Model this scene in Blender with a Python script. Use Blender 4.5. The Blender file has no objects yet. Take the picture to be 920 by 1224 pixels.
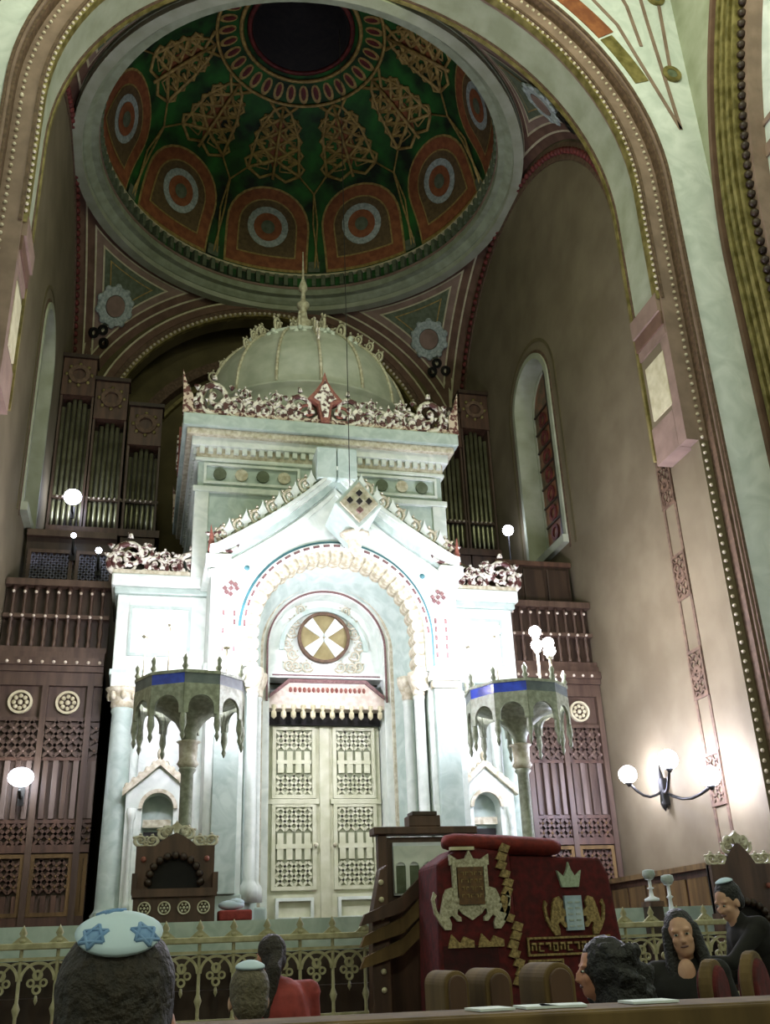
import bpy, bmesh, math, random
from mathutils import Matrix, Vector
from math import sin, cos, pi, sqrt, radians as rad
random.seed(7)
S_ = bpy.context.scene
COL = S_.collection
# ---------------------------------------------------------------- camera
def make_camera():
    f, yaw, pit, rol = 1170.0, rad(14.2), rad(24.2), rad(2.3)
    F = Vector((sin(yaw)*cos(pit), cos(yaw)*cos(pit), sin(pit)))
    R0 = Vector((cos(yaw), -sin(yaw), 0)); U0 = R0.cross(F)
    R = R0*cos(rol) - U0*sin(rol); U = U0*cos(rol) + R0*sin(rol)
    cd = bpy.data.cameras.new('camera'); co = bpy.data.objects.new('camera', cd); COL.objects.link(co)
    cd.sensor_fit = 'VERTICAL'; cd.sensor_height = 36; cd.lens = 36*f/1224
    cd.clip_start = .05; cd.clip_end = 200
    m = Matrix((R, U, -F)).transposed().to_4x4(); m.translation = Vector((-3, 0, 1.25))
    co.matrix_world = m; S_.camera = co
make_camera()
# ---------------------------------------------------------------- world, lights, exposure
w = bpy.data.worlds.new('world'); S_.world = w; w.use_nodes = True
w.node_tree.nodes['Background'].inputs[0].default_value = (.55, .56, .22, 1)
w.node_tree.nodes['Background'].inputs[1].default_value = .03
vs = S_.view_settings
vs.view_transform = 'Standard'; vs.look = 'None'; vs.gamma = 1; vs.use_curve_mapping = False; vs.exposure = 0.0
def point_light(name, loc, power, color=(1, 1, 1), r=.15, parent=None):
    l = bpy.data.lights.new(name, 'POINT'); l.energy = power; l.color = color; l.shadow_soft_size = r
    o = bpy.data.objects.new(name, l); COL.objects.link(o); o.location = loc
    if parent:
        o.parent = parent; o.matrix_parent_inverse = Matrix.Translation(-parent.location)
    return o
# added fill lights standing in for unseen chandeliers, behind camera and before the arch
for x, y, z, e in ((-3.5, -5, 9, 700), (3.5, -5, 9, 700), (-3.6, 7.6, 17.5, 760), (3.6, 7.6, 17.5, 760)):
    point_light('nave_fill_light', (x, y, z), e, (.95, 1, .72), .6)
# ---------------------------------------------------------------- materials
MATS = {}
def lin(h):
    h = h.lstrip('#'); c = [int(h[i:i+2], 16)/255 for i in (0, 2, 4)]
    return tuple(v/12.92 if v <= .04045 else ((v+.055)/1.055)**2.4 for v in c) + (1,)
def mat(name, c, c2=None, rough=.6, metal=0., scale=6., bump=0., kind='noise', emit=0., trans=0.):
    if name in MATS: return MATS[name]
    m = bpy.data.materials.new(name); m.use_nodes = True; nt = m.node_tree; N = nt.nodes; b = N['Principled BSDF']
    b.inputs['Roughness'].default_value = rough; b.inputs['Metallic'].default_value = metal
    tc = N.new('ShaderNodeTexCoord')
    t = N.new('ShaderNodeTexNoise'); t.inputs['Scale'].default_value = scale; t.inputs['Detail'].default_value = 6
    src = tc.outputs['Object']
    if kind == 'wood':
        mp = N.new('ShaderNodeMapping'); mp.inputs['Scale'].default_value = (1, 1, .12); nt.links.new(src, mp.inputs['Vector']); src = mp.outputs['Vector']
    if kind == 'marble': t.inputs['Distortion'].default_value = 1.6
    nt.links.new(src, t.inputs['Vector'])
    r = N.new('ShaderNodeValToRGB'); r.color_ramp.elements[0].position = .36; r.color_ramp.elements[1].position = .66
    a = lin(c); d = lin(c2) if c2 else tuple(v*.8 for v in a[:3]) + (1,)
    r.color_ramp.elements[0].color = d; r.color_ramp.elements[1].color = a
    nt.links.new(t.outputs['Fac'], r.inputs['Fac']); nt.links.new(r.outputs['Color'], b.inputs['Base Color'])
    if name.startswith('mottled'): r.color_ramp.elements[0].position=.46; r.color_ramp.elements[1].position=.54
    if bump:
        bp = N.new('ShaderNodeBump'); bp.inputs['Strength'].default_value = bump; bp.inputs['Distance'].default_value = .02
        nt.links.new(t.outputs['Fac'], bp.inputs['Height']); nt.links.new(bp.outputs['Normal'], b.inputs['Normal'])
    if emit:
        b.inputs['Emission Color'].default_value = a; b.inputs['Emission Strength'].default_value = emit
    if trans: b.inputs['Transmission Weight'].default_value = trans
    MATS[name] = m; return m
ARK = mat('ark_marble', '#dfe6dc', '#c9d3c8', .4, scale=3, kind='marble')
ARKG = mat('ark_grey_marble', '#bccbc0', '#a3b5aa', .4, scale=3, kind='marble')
GILT = mat('pale_gilt', '#d6d2bc', '#aca386', .5, .1, scale=12)
GILTR = mat('red_gilt', '#96604f', '#7a4038', .5, .1, scale=20)
MOTT = mat('mottled_gilt', '#e6e2d2', '#4f2a26', .5, .1, scale=9)
MOTR = mat('mottled_maroon_gilt', '#c9b7a2', '#5d2f2a', .5, .1, scale=13)
BLUEL = mat('teal_line', '#3f7478', '#335f62', .5)
REDD = mat('maroon_inlay', '#5f4040', '#7d5f5a', .5, scale=30)
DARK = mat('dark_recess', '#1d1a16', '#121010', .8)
WOOD = mat('walnut_wood', '#5a4030', '#3f2a1e', .5, scale=9, kind='wood')
WOODM = mat('mauve_brown_wood', '#574536', '#412f24', .5, scale=9, kind='wood')
WOODD = mat('dark_walnut', '#3a2a1c', '#27190f', .5, scale=9, kind='wood')
OAK = mat('oak_wood', '#6f5832', '#523f20', .85, scale=8, kind='wood')
PLASTER = mat('pink_grey_plaster', '#756a52', '#675c45', .85, scale=1.2, bump=.1)
PLASTERD = mat('olive_plaster', '#5f5534', '#4f4629', .85, scale=1.5)
MARBLE = mat('white_wall_marble', '#dde3e0', '#c4cdc8', .5, scale=1.6, kind='marble')
INTRA = mat('green_grey_stucco', '#a9ad98', '#93987f', .7, scale=2)
MAUVE = mat('mauve_paint', '#8e7769', '#796457', .7, scale=3)
MAUVEB = mat('mauve_brown_paint', '#705544', '#5c4335', .7, scale=3)
BROWN = mat('brown_paint', '#6b5440', '#4d3a2a', .7, scale=12)
OLIVE = mat('olive_gilt', '#8f8350', '#5d5426', .5, .2, scale=5)
BEAD = mat('cream_bead', '#dcd0be', '#c3b49c', .5)
CREAM = mat('cream_line', '#cfc8a8', '#b8b08c', .6)
GREEN = mat('dome_green', '#276a25', '#0c1c0a', .75, scale=1.3)
ORANGE = mat('dome_orange', '#9a5f38', '#7a4428', .75, scale=5)
DGOLD = mat('dome_gold', '#b59c58', '#8a7440', .6, .05, scale=9)
DRED = mat('dome_red', '#6e2a24', '#4a1a16', .7, scale=6)
DGREY = mat('dome_pale_blue', '#b9c3bd', '#8c9a92', .7, scale=14)
PGREEN = mat('sage_paint', '#66705a', '#525c44', .75, scale=8)
RINGM = mat('ring_stucco', '#98a088', '#838b72', .6, scale=4)
VELVET = mat('red_velvet', '#5e1012', '#40090a', .85, scale=14, bump=.2)
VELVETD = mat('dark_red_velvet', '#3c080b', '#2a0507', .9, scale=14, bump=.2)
EMB = mat('gold_embroidery', '#a8905c', '#6f5c34', .6, .1, scale=40, bump=.4)
EMBW = mat('silver_embroidery', '#c4bfa6', '#8f8a70', .6, .1, scale=40, bump=.4)
PAPER = mat('white_paper', '#e4eaec', '#d4dde2', .8)
RAILM = mat('cream_iron', '#b9b48f', '#98946e', .55, .1, scale=12)
BRONZE = mat('green_bronze', '#a3a992', '#7c826c', .45, .1, scale=14)
BLUEG = mat('blue_glass', '#2f4fd0', '#2038a0', .15)
GLASSW = mat('opal_glass', '#eef4ff', '#eef4ff', .3, emit=9)
GLASSL = mat('opal_glass_dim', '#e6ecff', '#e6ecff', .3, emit=5)
IRON = mat('black_iron', '#25241f', '#181713', .5, .5)
PIPE = mat('organ_pipe_metal', '#a9a98a', '#8a8a6c', .35, .7, scale=4)
STAIN = mat('stained_glass', '#8a5638', '#4a4026', .4, scale=3.5)
FLOORM = mat('red_carpet', '#4a1c18', '#3a1512', .9, scale=20)
STONE = mat('nave_floor_stone', '#7c766a', '#615c52', .6, scale=2)
SKIN = mat('skin', '#c99f86', '#b98d74', .55, scale=12)
SKIN2 = mat('skin_rosy', '#c48d74', '#b37c64', .55, scale=12)
HAIRD = mat('dark_brown_hair', '#2e2418', '#1a130c', .6, scale=60, bump=.8)
HAIRB = mat('black_hair', '#120f0d', '#070606', .5, scale=60, bump=.8)
HAIRG = mat('grey_brown_hair', '#6d6450', '#544c3b', .6, scale=60, bump=.8)
KIPPA = mat('pale_blue_cloth', '#c9dcea', '#b4cadb', .8, scale=5)
KIPPB = mat('blue_star_cloth', '#5f86b8', '#7fa0c8', .8, scale=30)
REDC = mat('red_cloth', '#9a3c36', '#7d2c28', .8, scale=12, bump=.2)
BLACKC = mat('black_cloth', '#15130f', '#0d0c0a', .85, scale=12)
BLUEC = mat('blue_white_cloth', '#9fb4d0', '#4a6ea8', .8, scale=9)
# ---------------------------------------------------------------- mesh builder
class MB:
    def __init__(s, M=None): s.v = []; s.f = []; s.sm = []; s.M = M
    def _a(s, vs_, fs, smooth=False):
        o = len(s.v)
        for p in vs_:
            p = Vector(p); s.v.append(tuple(s.M @ p) if s.M else tuple(p))
        for f in fs: s.f.append(tuple(o+i for i in f)); s.sm.append(smooth)
        return s
    def hexa(s, b, t):   # b,t 4 points each
        return s._a(list(b)+list(t), [(3,2,1,0),(4,5,6,7),(0,1,5,4),(1,2,6,5),(2,3,7,6),(3,0,4,7)])
    def box(s, x0, x1, y0, y1, z0, z1):
        return s.hexa([(x0,y0,z0),(x1,y0,z0),(x1,y1,z0),(x0,y1,z0)], [(x0,y0,z1),(x1,y0,z1),(x1,y1,z1),(x0,y1,z1)])
    def frame(s, x0, x1, z0, z1, t, y0, y1):
        s.box(x0,x1,y0,y1,z0,z0+t); s.box(x0,x1,y0,y1,z1-t,z1); s.box(x0,x0+t,y0,y1,z0+t,z1-t); s.box(x1-t,x1,y0,y1,z0+t,z1-t); return s
    def prism(s, poly, y0, y1):     # polygon in xz, extruded along y
        n = len(poly)
        return s._a([(x,y0,z) for x,z in poly]+[(x,y1,z) for x,z in poly],
            [tuple(range(n)), tuple(range(2*n-1,n-1,-1))]+[(i,(i+1)%n,n+(i+1)%n,n+i) for i in range(n)])
    def prismz(s, poly, z0, z1):
        n = len(poly)
        return s._a([(x,y,z0) for x,y in poly]+[(x,y,z1) for x,y in poly],
            [tuple(range(n)), tuple(range(2*n-1,n-1,-1))]+[(i,(i+1)%n,n+(i+1)%n,n+i) for i in range(n)])
    def lathe(s, prof, c=(0,0,0), seg=16, smooth=True, closed=False, a0=0, a1=2*pi):
        full = abs(a1-a0-2*pi) < 1e-6; n = seg if full else seg+1; vs_=[]; fs=[]; m=len(prof)
        for i in range(n):
            a = a0+(a1-a0)*i/seg
            for r,z in prof: vs_.append((c[0]+r*cos(a), c[1]+r*sin(a), c[2]+z))
        for i in range(seg):
            j = (i+1) % n if full else i+1
            for k in range(m if closed else m-1):
                l = (k+1) % m; fs.append((i*m+k, j*m+k, j*m+l, i*m+l))
        if full and not closed:
            if prof[0][0] > 1e-5: fs.append(tuple(i*m for i in range(n))[::-1])
            if prof[-1][0] > 1e-5: fs.append(tuple(i*m+m-1 for i in range(n)))
        return s._a(vs_, fs, smooth)
    def tube(s, pts, r, seg=6, smooth=True, closed=False):
        pts=[Vector(p) for p in pts]; n=len(pts); vs_=[]; fs=[]
        up=None
        for i,p in enumerate(pts):
            a = pts[(i-1)%n] if (closed or i>0) else p; b = pts[(i+1)%n] if (closed or i<n-1) else p
            t=(b-a).normalized()
            if up is None: up = Vector((0,1,0)) if abs(t.y)<.9 else Vector((1,0,0))
            u=(up-t*up.dot(t)).normalized(); up=u; v=t.cross(u)
            rr = r[i] if isinstance(r,(list,tuple)) else r
            for k in range(seg):
                q=2*pi*k/seg; vs_.append(p+(u*cos(q)+v*sin(q))*rr)
        for i in range(n if closed else n-1):
            j=(i+1)%n
            for k in range(seg): l=(k+1)%seg; fs.append((i*seg+k,i*seg+l,j*seg+l,j*seg+k))
        if not closed: fs += [tuple(range(seg))[::-1], tuple((n-1)*seg+k for k in range(seg))]
        return s._a(vs_, fs, smooth)
    def ball(s, c, r, seg=12, rings=8):
        rx,ry,rz = (r,r,r) if not isinstance(r,(list,tuple)) else r
        vs_=[(c[0],c[1],c[2]-rz)]; fs=[]
        for i in range(1,rings):
            a=-pi/2+pi*i/rings
            for k in range(seg):
                q=2*pi*k/seg; vs_.append((c[0]+rx*cos(a)*cos(q), c[1]+ry*cos(a)*sin(q), c[2]+rz*sin(a)))
        vs_.append((c[0],c[1],c[2]+rz)); L=len(vs_)-1
        for k in range(seg):
            l=(k+1)%seg; fs.append((0,1+l,1+k)); fs.append((L,1+(rings-2)*seg+k,1+(rings-2)*seg+l))
            for i in range(rings-2): fs.append((1+i*seg+k,1+i*seg+l,1+(i+1)*seg+l,1+(i+1)*seg+k))
        return s._a(vs_, fs, True)
    def arc(s, r0, r1, y0, y1, cx, cz, a0=0, a1=pi, n=32):    # rectangular band on a circle in xz
        P=[]; full=abs(a1-a0-2*pi)<1e-6
        for i in range(n+1):
            a=a0+(a1-a0)*i/n
            P.append([(cx+r*cos(a), y, cz+r*sin(a)) for r,y in ((r0,y0),(r1,y0),(r1,y1),(r0,y1))])
        vs_=[p for q in P for p in q]; fs=[]
        for i in range(n):
            for k in range(4): fs.append((i*4+k, i*4+(k+1)%4, (i+1)*4+(k+1)%4, (i+1)*4+k))
        if not full: fs += [(3,2,1,0),(n*4,n*4+1,n*4+2,n*4+3)]
        return s._a(vs_, fs)
    def sweep(s, prof, zc, zb, n=48, cx=0):      # closed profile (r,y) along jamb, arch, jamb
        st=[]
        for r,y in prof: pass
        path=[('l',zb)]+[('a',pi-pi*i/n) for i in range(n+1)]+[('r',zb)]
        m=len(prof); vs_=[]; fs=[]
        for k,v in path:
            for r,y in prof:
                if k=='l': vs_.append((cx-r,y,v))
                elif k=='r': vs_.append((cx+r,y,v))
                else: vs_.append((cx+r*cos(v),y,zc+r*sin(v)))
        for i in range(len(path)-1):
            for k in range(m): fs.append((i*m+k,i*m+(k+1)%m,(i+1)*m+(k+1)%m,(i+1)*m+k))
        L=(len(path)-1)*m
        fs += [tuple(range(m))[::-1], tuple(L+k for k in range(m))]
        return s._a(vs_, fs)
    def archwall(s, x0, x1, z0, z1, cx, R, zc, y0, y1, n=32, zb=None):   # wall with arched opening; z1 number or function
        top = z1 if callable(z1) else (lambda x: z1)
        zb = z0 if zb is None else zb
        def col(xa, xb, za, zb_): s.hexa([(xa,y0,za),(xb,y0,zb_),(xb,y1,zb_),(xa,y1,za)], [(xa,y0,top(xa)),(xb,y0,top(xb)),(xb,y1,top(xb)),(xa,y1,top(xa))])
        for i in range(6):
            a=x0+(cx-R-x0)*i/6; b=x0+(cx-R-x0)*(i+1)/6; col(a,b,z0,z0)
            a=cx+R+(x1-cx-R)*i/6; b=cx+R+(x1-cx-R)*(i+1)/6; col(a,b,z0,z0)
        for i in range(n):
            a=pi-pi*i/n; b=pi-pi*(i+1)/n
            col(cx+R*cos(a), cx+R*cos(b), zc+R*sin(a), zc+R*sin(b))
        if zb > z0: s.box(cx-R,cx+R,y0,y1,z0,zb)
        return s
    def beads(s, pts, r):
        for p in pts: s.ball(p, r, 6, 4)
        return s
    def build(s, name, m, parent=None, label=None, kind=None, bevel=0):
        me=bpy.data.meshes.new(name); me.from_pydata(s.v,[],s.f)
        me.polygons.foreach_set('use_smooth', s.sm)
        b=bmesh.new(); b.from_mesh(me); bmesh.ops.recalc_face_normals(b, faces=b.faces); b.to_mesh(me); b.free()
        me.materials.append(m); return link(name, me, parent, label, kind, bevel)
def link(name, me, parent=None, label=None, kind=None, bevel=0):
    o=bpy.data.objects.new(name, me); COL.objects.link(o)
    if parent:
        o.parent=parent
        l=parent; M=Matrix.Identity(4)
        while l: M = l.matrix_basis @ l.matrix_parent_inverse if False else l['_m'] if False else M; l=l.parent
        o.matrix_parent_inverse = inv_of(parent)
    if label: o['label']=label
    if kind: o['kind']=kind
    if bevel:
        bm=o.modifiers.new('bevel','BEVEL'); bm.width=bevel; bm.segments=2; bm.limit_method='ANGLE'
    return o
def inv_of(p):
    # parents are placed only by their own location / rotation at creation time
    M=Matrix.Identity(4); chain=[]
    while p: chain.append(p); p=p.parent
    for q in reversed(chain): M = M @ q.matrix_parent_inverse @ q.matrix_basis
    return M.inverted()
def thing(name, label, cat, loc=(0,0,0), group=None):
    o=bpy.data.objects.new(name,None); COL.objects.link(o); o.location=loc; o.empty_display_size=.1
    o['label']=label; o['category']=cat
    if group: o['group']=group
    return o
def tag(o, label, cat, group=None):
    o['label']=label; o['category']=cat
    if group: o['group']=group
    return o
def struct(name, label=None, loc=(0,0,0)):
    o=bpy.data.objects.new(name,None); COL.objects.link(o); o.location=loc; o['kind']='structure'; o.empty_display_size=.1
    if label: o['label']=label
    return o
def smesh(mb, name, m, label=None):
    o=mb.build(name,m); o['kind']='structure'
    if label: o['label']=label
    return o
def put(me_obj, name, M, parent, m=None):    # another copy of a part sharing mesh data, placed by world matrix
    o=bpy.data.objects.new(name, me_obj.data); COL.objects.link(o); o.parent=parent
    o.matrix_parent_inverse=inv_of(parent); o.matrix_basis=M
    return o
def copy_tree(o, parent=None):
    c=o.copy(); COL.objects.link(c); c.parent=parent
    for ch in [x for x in bpy.data.objects if x.parent==o]: copy_tree(ch,c)
    return c
T = Matrix.Translation
def RZ(a): return Matrix.Rotation(a,4,'Z')
def SC(x,y,z): return Matrix.Diagonal((x,y,z,1))
# ornament shapes in the xz plane -------------------------------------------------
def spiral(cx, cz, R, turns=1.4, a0=0, d=1, n=18, y=0):
    out=[]
    for i in range(n+1):
        t=i/n; a=a0+d*turns*2*pi*t; r=R*(1-.82*t)
        out.append((cx+r*cos(a), y, cz+r*sin(a)))
    return out
def scroll_mb(R=.28, thick=.045, d=1):
    mb=MB(); p=spiral(0,R,R,1.35,-pi/2,d); mb.tube(p,[thick*(1-.5*i/len(p)) for i in range(len(p))],6)
    mb.ball(p[-1],thick*1.15,8,6)
    for a in (.5,1.5,2.5):
        x,z=d*R*cos(a),R+R*sin(a); mb.tube([(x,0,z),(x*1.18,0,R+R*1.2*sin(a)),(x*1.22+d*R*.12,0,R+R*1.32*sin(a))],[thick*.9,thick*.7,thick*.15],5)
    # tail and leaf
    mb.tube([(0,0,0),(-d*R*.5,0,R*.05),(-d*R*.95,0,R*.35),(-d*R*1.15,0,R*.75)],[thick,thick*.9,thick*.7,thick*.3],6)
    mb.ball((-d*R*.7,0,R*.75),(R*.22,thick*.7,R*.16),8,5)
    return mb
def palmette_mb(h=.8, w=.6, y=.05):
    mb=MB()
    mb.prism([(-.08*w,0),(.08*w,0),(.14*w,h*.35),(.34*w,h*.45),(.2*w,h*.6),(.06*w,h*.8),(0,h),(-.06*w,h*.8),(-.2*w,h*.6),(-.34*w,h*.45),(-.14*w,h*.35)],-y,y)
    for s in (-1,1):
        mb.tube(spiral(s*.33*w,h*.22,.2*w,1.2,-pi/2,s),[.03]*19,6)
    return mb
def rosette_mb(R, t=.02, n=8, y0=0, y1=.03):
    mb=MB(); mb.arc(R*.8,R,y0,y1,0,0,0,2*pi,24)
    for k in range(n):
        a=2*pi*k/n; mb.ball((R*.52*cos(a),(y0+y1)/2,R*.52*sin(a)),(R*.2,(y1-y0)*.6,R*.2),6,4)
    mb.ball((0,(y0+y1)/2,0),(R*.22,(y1-y0)*.7,R*.22),8,5)
    return mb
def lattice(mb, x0, x1, z0, z1, p, t, y0, y1):       # crossing diagonal bars clipped to a rectangle
    for s in (1,-1):
        k=-int((z1-z0+x1-x0)/p)-1
        while True:
            c = k*p
            # line z-z0 = s*(x-x0)+c  (s=1)   or  z-z0 = -(x-x0)+c
            pts=[]
            for x in (x0,x1):
                z=z0+s*(x-x0)+c
                if z0-1e-9<=z<=z1+1e-9: pts.append((x,z))
            for z in (z0,z1):
                x=x0+s*(z-z0-c)
                if x0+1e-9<x<x1-1e-9: pts.append((x,z))
            if len(pts)>=2:
                (ax,az),(bx,bz)=pts[0],pts[-1]; L=sqrt((bx-ax)**2+(bz-az)**2)
                if L>t:
                    nx,nz=-(bz-az)/L*t/2,(bx-ax)/L*t/2
                    mb.prism([(ax+nx,az+nz),(ax-nx,az-nz),(bx-nx,bz-nz),(bx+nx,bz+nz)],y0,y1)
            k+=1
            if k*p > (z1-z0)+(x1-x0)+p: break
    return mb

# ================================================================ SETTING
YC, SQ, ZS = 19.1, 5.55, 13.95        # dome centre, half width of the crossing, springing height
RZR = ZS+SQ                            # ring height 19.5
def setting():
    smesh(MB().box(-9,9,-9,26.5,-.3,0), 'floor', STONE, 'stone floor of the nave')
    pod=struct('podium','red carpeted podium with wooden risers')
    MB().box(-6.2,6.2,8.6,13.6,0,.6).build('podium_floor',FLOORM,pod)
    for i in range(3): MB().box(-5.4,5.4,11.7+.3*i,12.7,.6+.35*i,.95+.35*i-.002).build('step',ARKG if i==2 else WOODD,pod)
    MB().box(-5.5,5.5,12.6,25,0,1.65).build('upper_floor',FLOORM,pod)
    # chancel arch wall facing the nave
    wf=struct('wall_front','white marble wall around the great chancel arch')
    MB().archwall(-6.7,6.7,0,26.5,0,5.78,14.0,12.3,12.75).build('marble_face',MARBLE,wf)
    def ring(name,m,prof,zb=0.0): return MB().sweep(prof,14.0,zb).build(name,m,wf)
    ring('outer_moulding',BROWN,[(5.8,12.24),(5.8,12.4),(5.75,12.4),(5.75,12.24)])
    ring('outer_moulding',MAUVE,[(5.75,12.28),(5.75,12.5),(5.71,12.5),(5.71,12.28)])
    ring('outer_moulding',BROWN,[(5.71,12.32),(5.71,12.6),(5.66,12.6),(5.66,12.32)])
    ring('mauve_archivolt',MAUVE,[(5.66,12.5),(5.66,12.75),(5.28,12.75),(5.28,12.5)],8.7)
    for q in (-1,1): MB().box(*sorted((q*5.5,q*5.66)),12.5,12.76,.6,8.7).build('pier_edge',PLASTER,wf)
    ring('inner_moulding',BROWN,[(5.34,12.47),(5.34,12.7),(5.29,12.7),(5.29,12.47)],11.5)
    ring('inner_moulding',OLIVE,[(5.22,12.52),(5.29,12.52),(5.29,12.66),(5.22,12.66)],11.5)
    ring('soffit',INTRA,[(5.3,12.6),(5.3,13.5),(5.42,13.5),(5.42,12.6)],11.6)
    ring('soffit_edge',OLIVE,[(5.25,13.49),(5.25,13.56),(5.42,13.56),(5.42,13.49)],8.8)
    ring('soffit_edge',BROWN,[(5.28,13.44),(5.28,13.49),(5.4,13.49),(5.4,13.44)],11.6)
    def row(R,y,zb,d,r,name):
        mb=MB(); z=zb
        while z<14.0:
            mb.beads([(-R,y,z),(R,y,z)],r); z+=d
        n=int(pi*R/d)
        mb.beads([(R*cos(pi*i/n),y,14+R*sin(pi*i/n)) for i in range(n+1)],r)
        mb.build(name,BEAD,wf,kind='stuff')
    row(5.56,12.49,1.5,.145,.034,'bead_row'); row(5.255,12.51,11.7,.13,.032,'bead_row')
    # piers below the impost
    for s in (-1,1):
        x0,x1=(5.3,5.75)
        a,b=sorted((s*x0,s*x1))
        MB().box(a,b,12.6,13.52,8.8,11.6).build('pier',PLASTER,wf); MB().box(*sorted((s*5.56,s*5.8)),12.74,13.55,.6,8.8).build('pier',PLASTER,wf)
        for z0,z1,dx in ((11.25,11.62,.1),(10.98,11.25,.06),(10.78,10.98,.03)):
            a,b=sorted((s*(x0-dx),s*x1)); MB().box(a,b,12.53+dx*.1,13.5,z0,z1).build('impost',MAUVE if dx!=.06 else MAUVEB,wf)
        a,b=sorted((s*(x0-.03),s*x1)); MB().box(a,b,12.72,13.36,9.5,10.55).build('impost_panel',CREAM,wf)
        a,b=sorted((s*(x0-.02),s*x1)); MB().box(a,b,12.76,13.5,8.7,9.4).build('mauve_block',MAUVE,wf)
    # painted spandrels
    for s in (-1,1):
        def P(pts): return [(s*x,z) for x,z in pts]
        mb=MB()
        for A,B in (((6.25,15.4),(5.3,18.0)),((5.3,18.0),(3.4,20.6)),((6.25,15.4),(6.0,18.2)),((6.0,18.2),(5.8,21)),((5.6,18.6),(5.75,17.5)),((5.6,18.6),(4.9,20.6)),((6.3,17.05),(6.35,18.8))):
            (ax,az),(bx,bz)=A,B; L=sqrt((bx-ax)**2+(bz-az)**2); nx,nz=-(bz-az)/L*.035,(bx-ax)/L*.035
            mb.prism(P([(ax+nx,az+nz),(ax-nx,az-nz),(bx-nx,bz-nz),(bx+nx,bz+nz)]),12.28,12.31)
        mb.build('spandrel_line',MAUVE,wf)
        MB().arc(5.98,6.4,12.28,12.31,0,14,rad(36) if s>0 else rad(112),rad(68) if s>0 else rad(144),20).build('spandrel_panel',ORANGE,wf)
        MB().arc(5.98,6.3,12.28,12.31,0,14,rad(24) if s>0 else rad(144.5),rad(35.5) if s>0 else rad(156),12).build('spandrel_panel',OLIVE,wf)
        for x,z in ((6.3,16.85),(6.3,19.0)):
            o=MB(T((s*x,12.27,z))).arc(.11,.2,-.02,.03,0,0,0,2*pi,20).build('roundel',OLIVE,wf)
            MB(T((s*x,12.27,z))).arc(.0,.11,-.01,.03,0,0,0,2*pi,16).build('roundel_centre',PGREEN,o)
    # right and left chancel walls with a window opening
    for s,nm in ((1,'wall_right'),(-1,'wall_left')):
        M=Matrix(((0,s,0,s*5.58),(1,0,0,0),(0,0,1,0),(0,0,0,1)))
        wr=struct(nm,'plain pink grey plaster chancel wall with round arched window')
        MB(M).archwall(13.5,25.2,0,20,19.05,1.035,13.3,0,.5,zb=9.2).build('plaster',PLASTER,wr)
        # painted bands and medallions
        for y in (13.62,14.0):
            MB(M).box(y-.035,y+.035,-.015,0.02,1.7,9.9).build('painted_band',BROWN,wr)
        for z in (10.3,8.5,6.82,5.15,3.5):
            o=MB(M@T((13.81,-.01,z))).frame(-.22,.22,-.4,.4,.05,-.02,.02).build('band_medallion',BROWN,wr)
            mb=MB(M@T((13.81,-.012,z))); lattice(mb,-.17,.17,-.35,.35,.17,.035,-.015,.01); mb.arc(.06,.12,-.02,.01,0,0,0,2*pi,16); mb.build('medallion_tracery',BROWN,o)
        MB(M).sweep([(1.22,-.012),(1.22,.02),(1.14,.02),(1.14,-.012)],13.3,9.0,24,19.05).build('window_painted_border',BROWN,wr)
        MB(M).sweep([(1.5,-.012),(1.5,.02),(1.42,.02),(1.42,-.012)],13.3,9.0,24,19.05).build('window_painted_border',PLASTERD,wr)
        # lunette border
        MB(M).sweep([(5.5,-.03),(5.5,.02),(5.1,.02),(5.1,-.03)],ZS,ZS-.1,40,YC).build('lunette_border',BROWN,wr)
        mb=MB(M)
        mb.beads([(YC+5.3*cos(a),-.04,ZS+5.3*sin(a)) for a in [pi*i/80 for i in range(81)]],.09); mb.build('lunette_ornament',DRED,wr,kind='stuff')
        wn=struct('window_1' if s>0 else 'window_2','round arched window with deep pale reveal')
        MB(M).sweep([(1.0,-.05),(1.14,-.05),(1.14,.02),(1.02,.02),(1.02,.5),(.92,.5),(.92,.42),(1.0,.42)],13.3,9.3,24,19.05).build('window_reveal',INTRA,wn)
        MB(M).box(17.9,20.2,-.14,1.0,9.12,9.3).build('window_sill',INTRA,wn)
        gl=MB(M); n=20
        poly=[(19.05-.92,9.3),(19.05+.92,9.3)]+[(19.05+.92*cos(a),13.3+.92*sin(a)) for a in [pi*i/n for i in range(n+1)]]
        gl.prism(poly,.46,.49); gl.build('pane',STAIN,wn)
        mb=MB(M); mb.box(19.01,19.09,.4,.46,9.3,14.2)
        for k in range(8): mb.box(18.15,19.95,.42,.46,9.8+.5*k,9.84+.5*k)
        mb.build('window_bars',WOODD,wn)
        for k in range(7):
            for q in (-.45,.45):
                MB(M).arc(.12,.2,.42,.455,19.05+q,10.05+.5*k,0,2*pi,14).build('pane_roundel',DRED,wn)
    wb=struct('wall_back','olive plaster wall behind the organ')
    MB().box(-6,6,26,26.4,0,20).build('plaster',PLASTERD,wb)
    MB().archwall(-5.58,5.58,1.65,19.6,0,4.65,14.2,24.65,25.1).build('arch_wall',PLASTERD,wb)
    for r0,r1,y,m in ((4.65,4.78,24.5,OLIVE),(4.78,4.95,24.56,BROWN),(4.95,5.15,24.53,MAUVEB),(5.15,5.2,24.5,CREAM)):
        MB().sweep([(r0,y),(r1,y),(r1,24.7),(r0,24.7)],14.2,8).build('arch_band',m,wb)
    mb=MB(); mb.beads([(4.72*cos(a),24.47,14.2+4.72*sin(a)) for a in [pi*i/100 for i in range(101)]],.05); mb.build('bead_row',BEAD,wb,kind='stuff')
    MB().sweep([(3.9,25.6),(4.2,25.6),(4.2,26.0),(3.9,26.0)],13.9,8).build('inner_arch_band',BROWN,wb)
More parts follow.
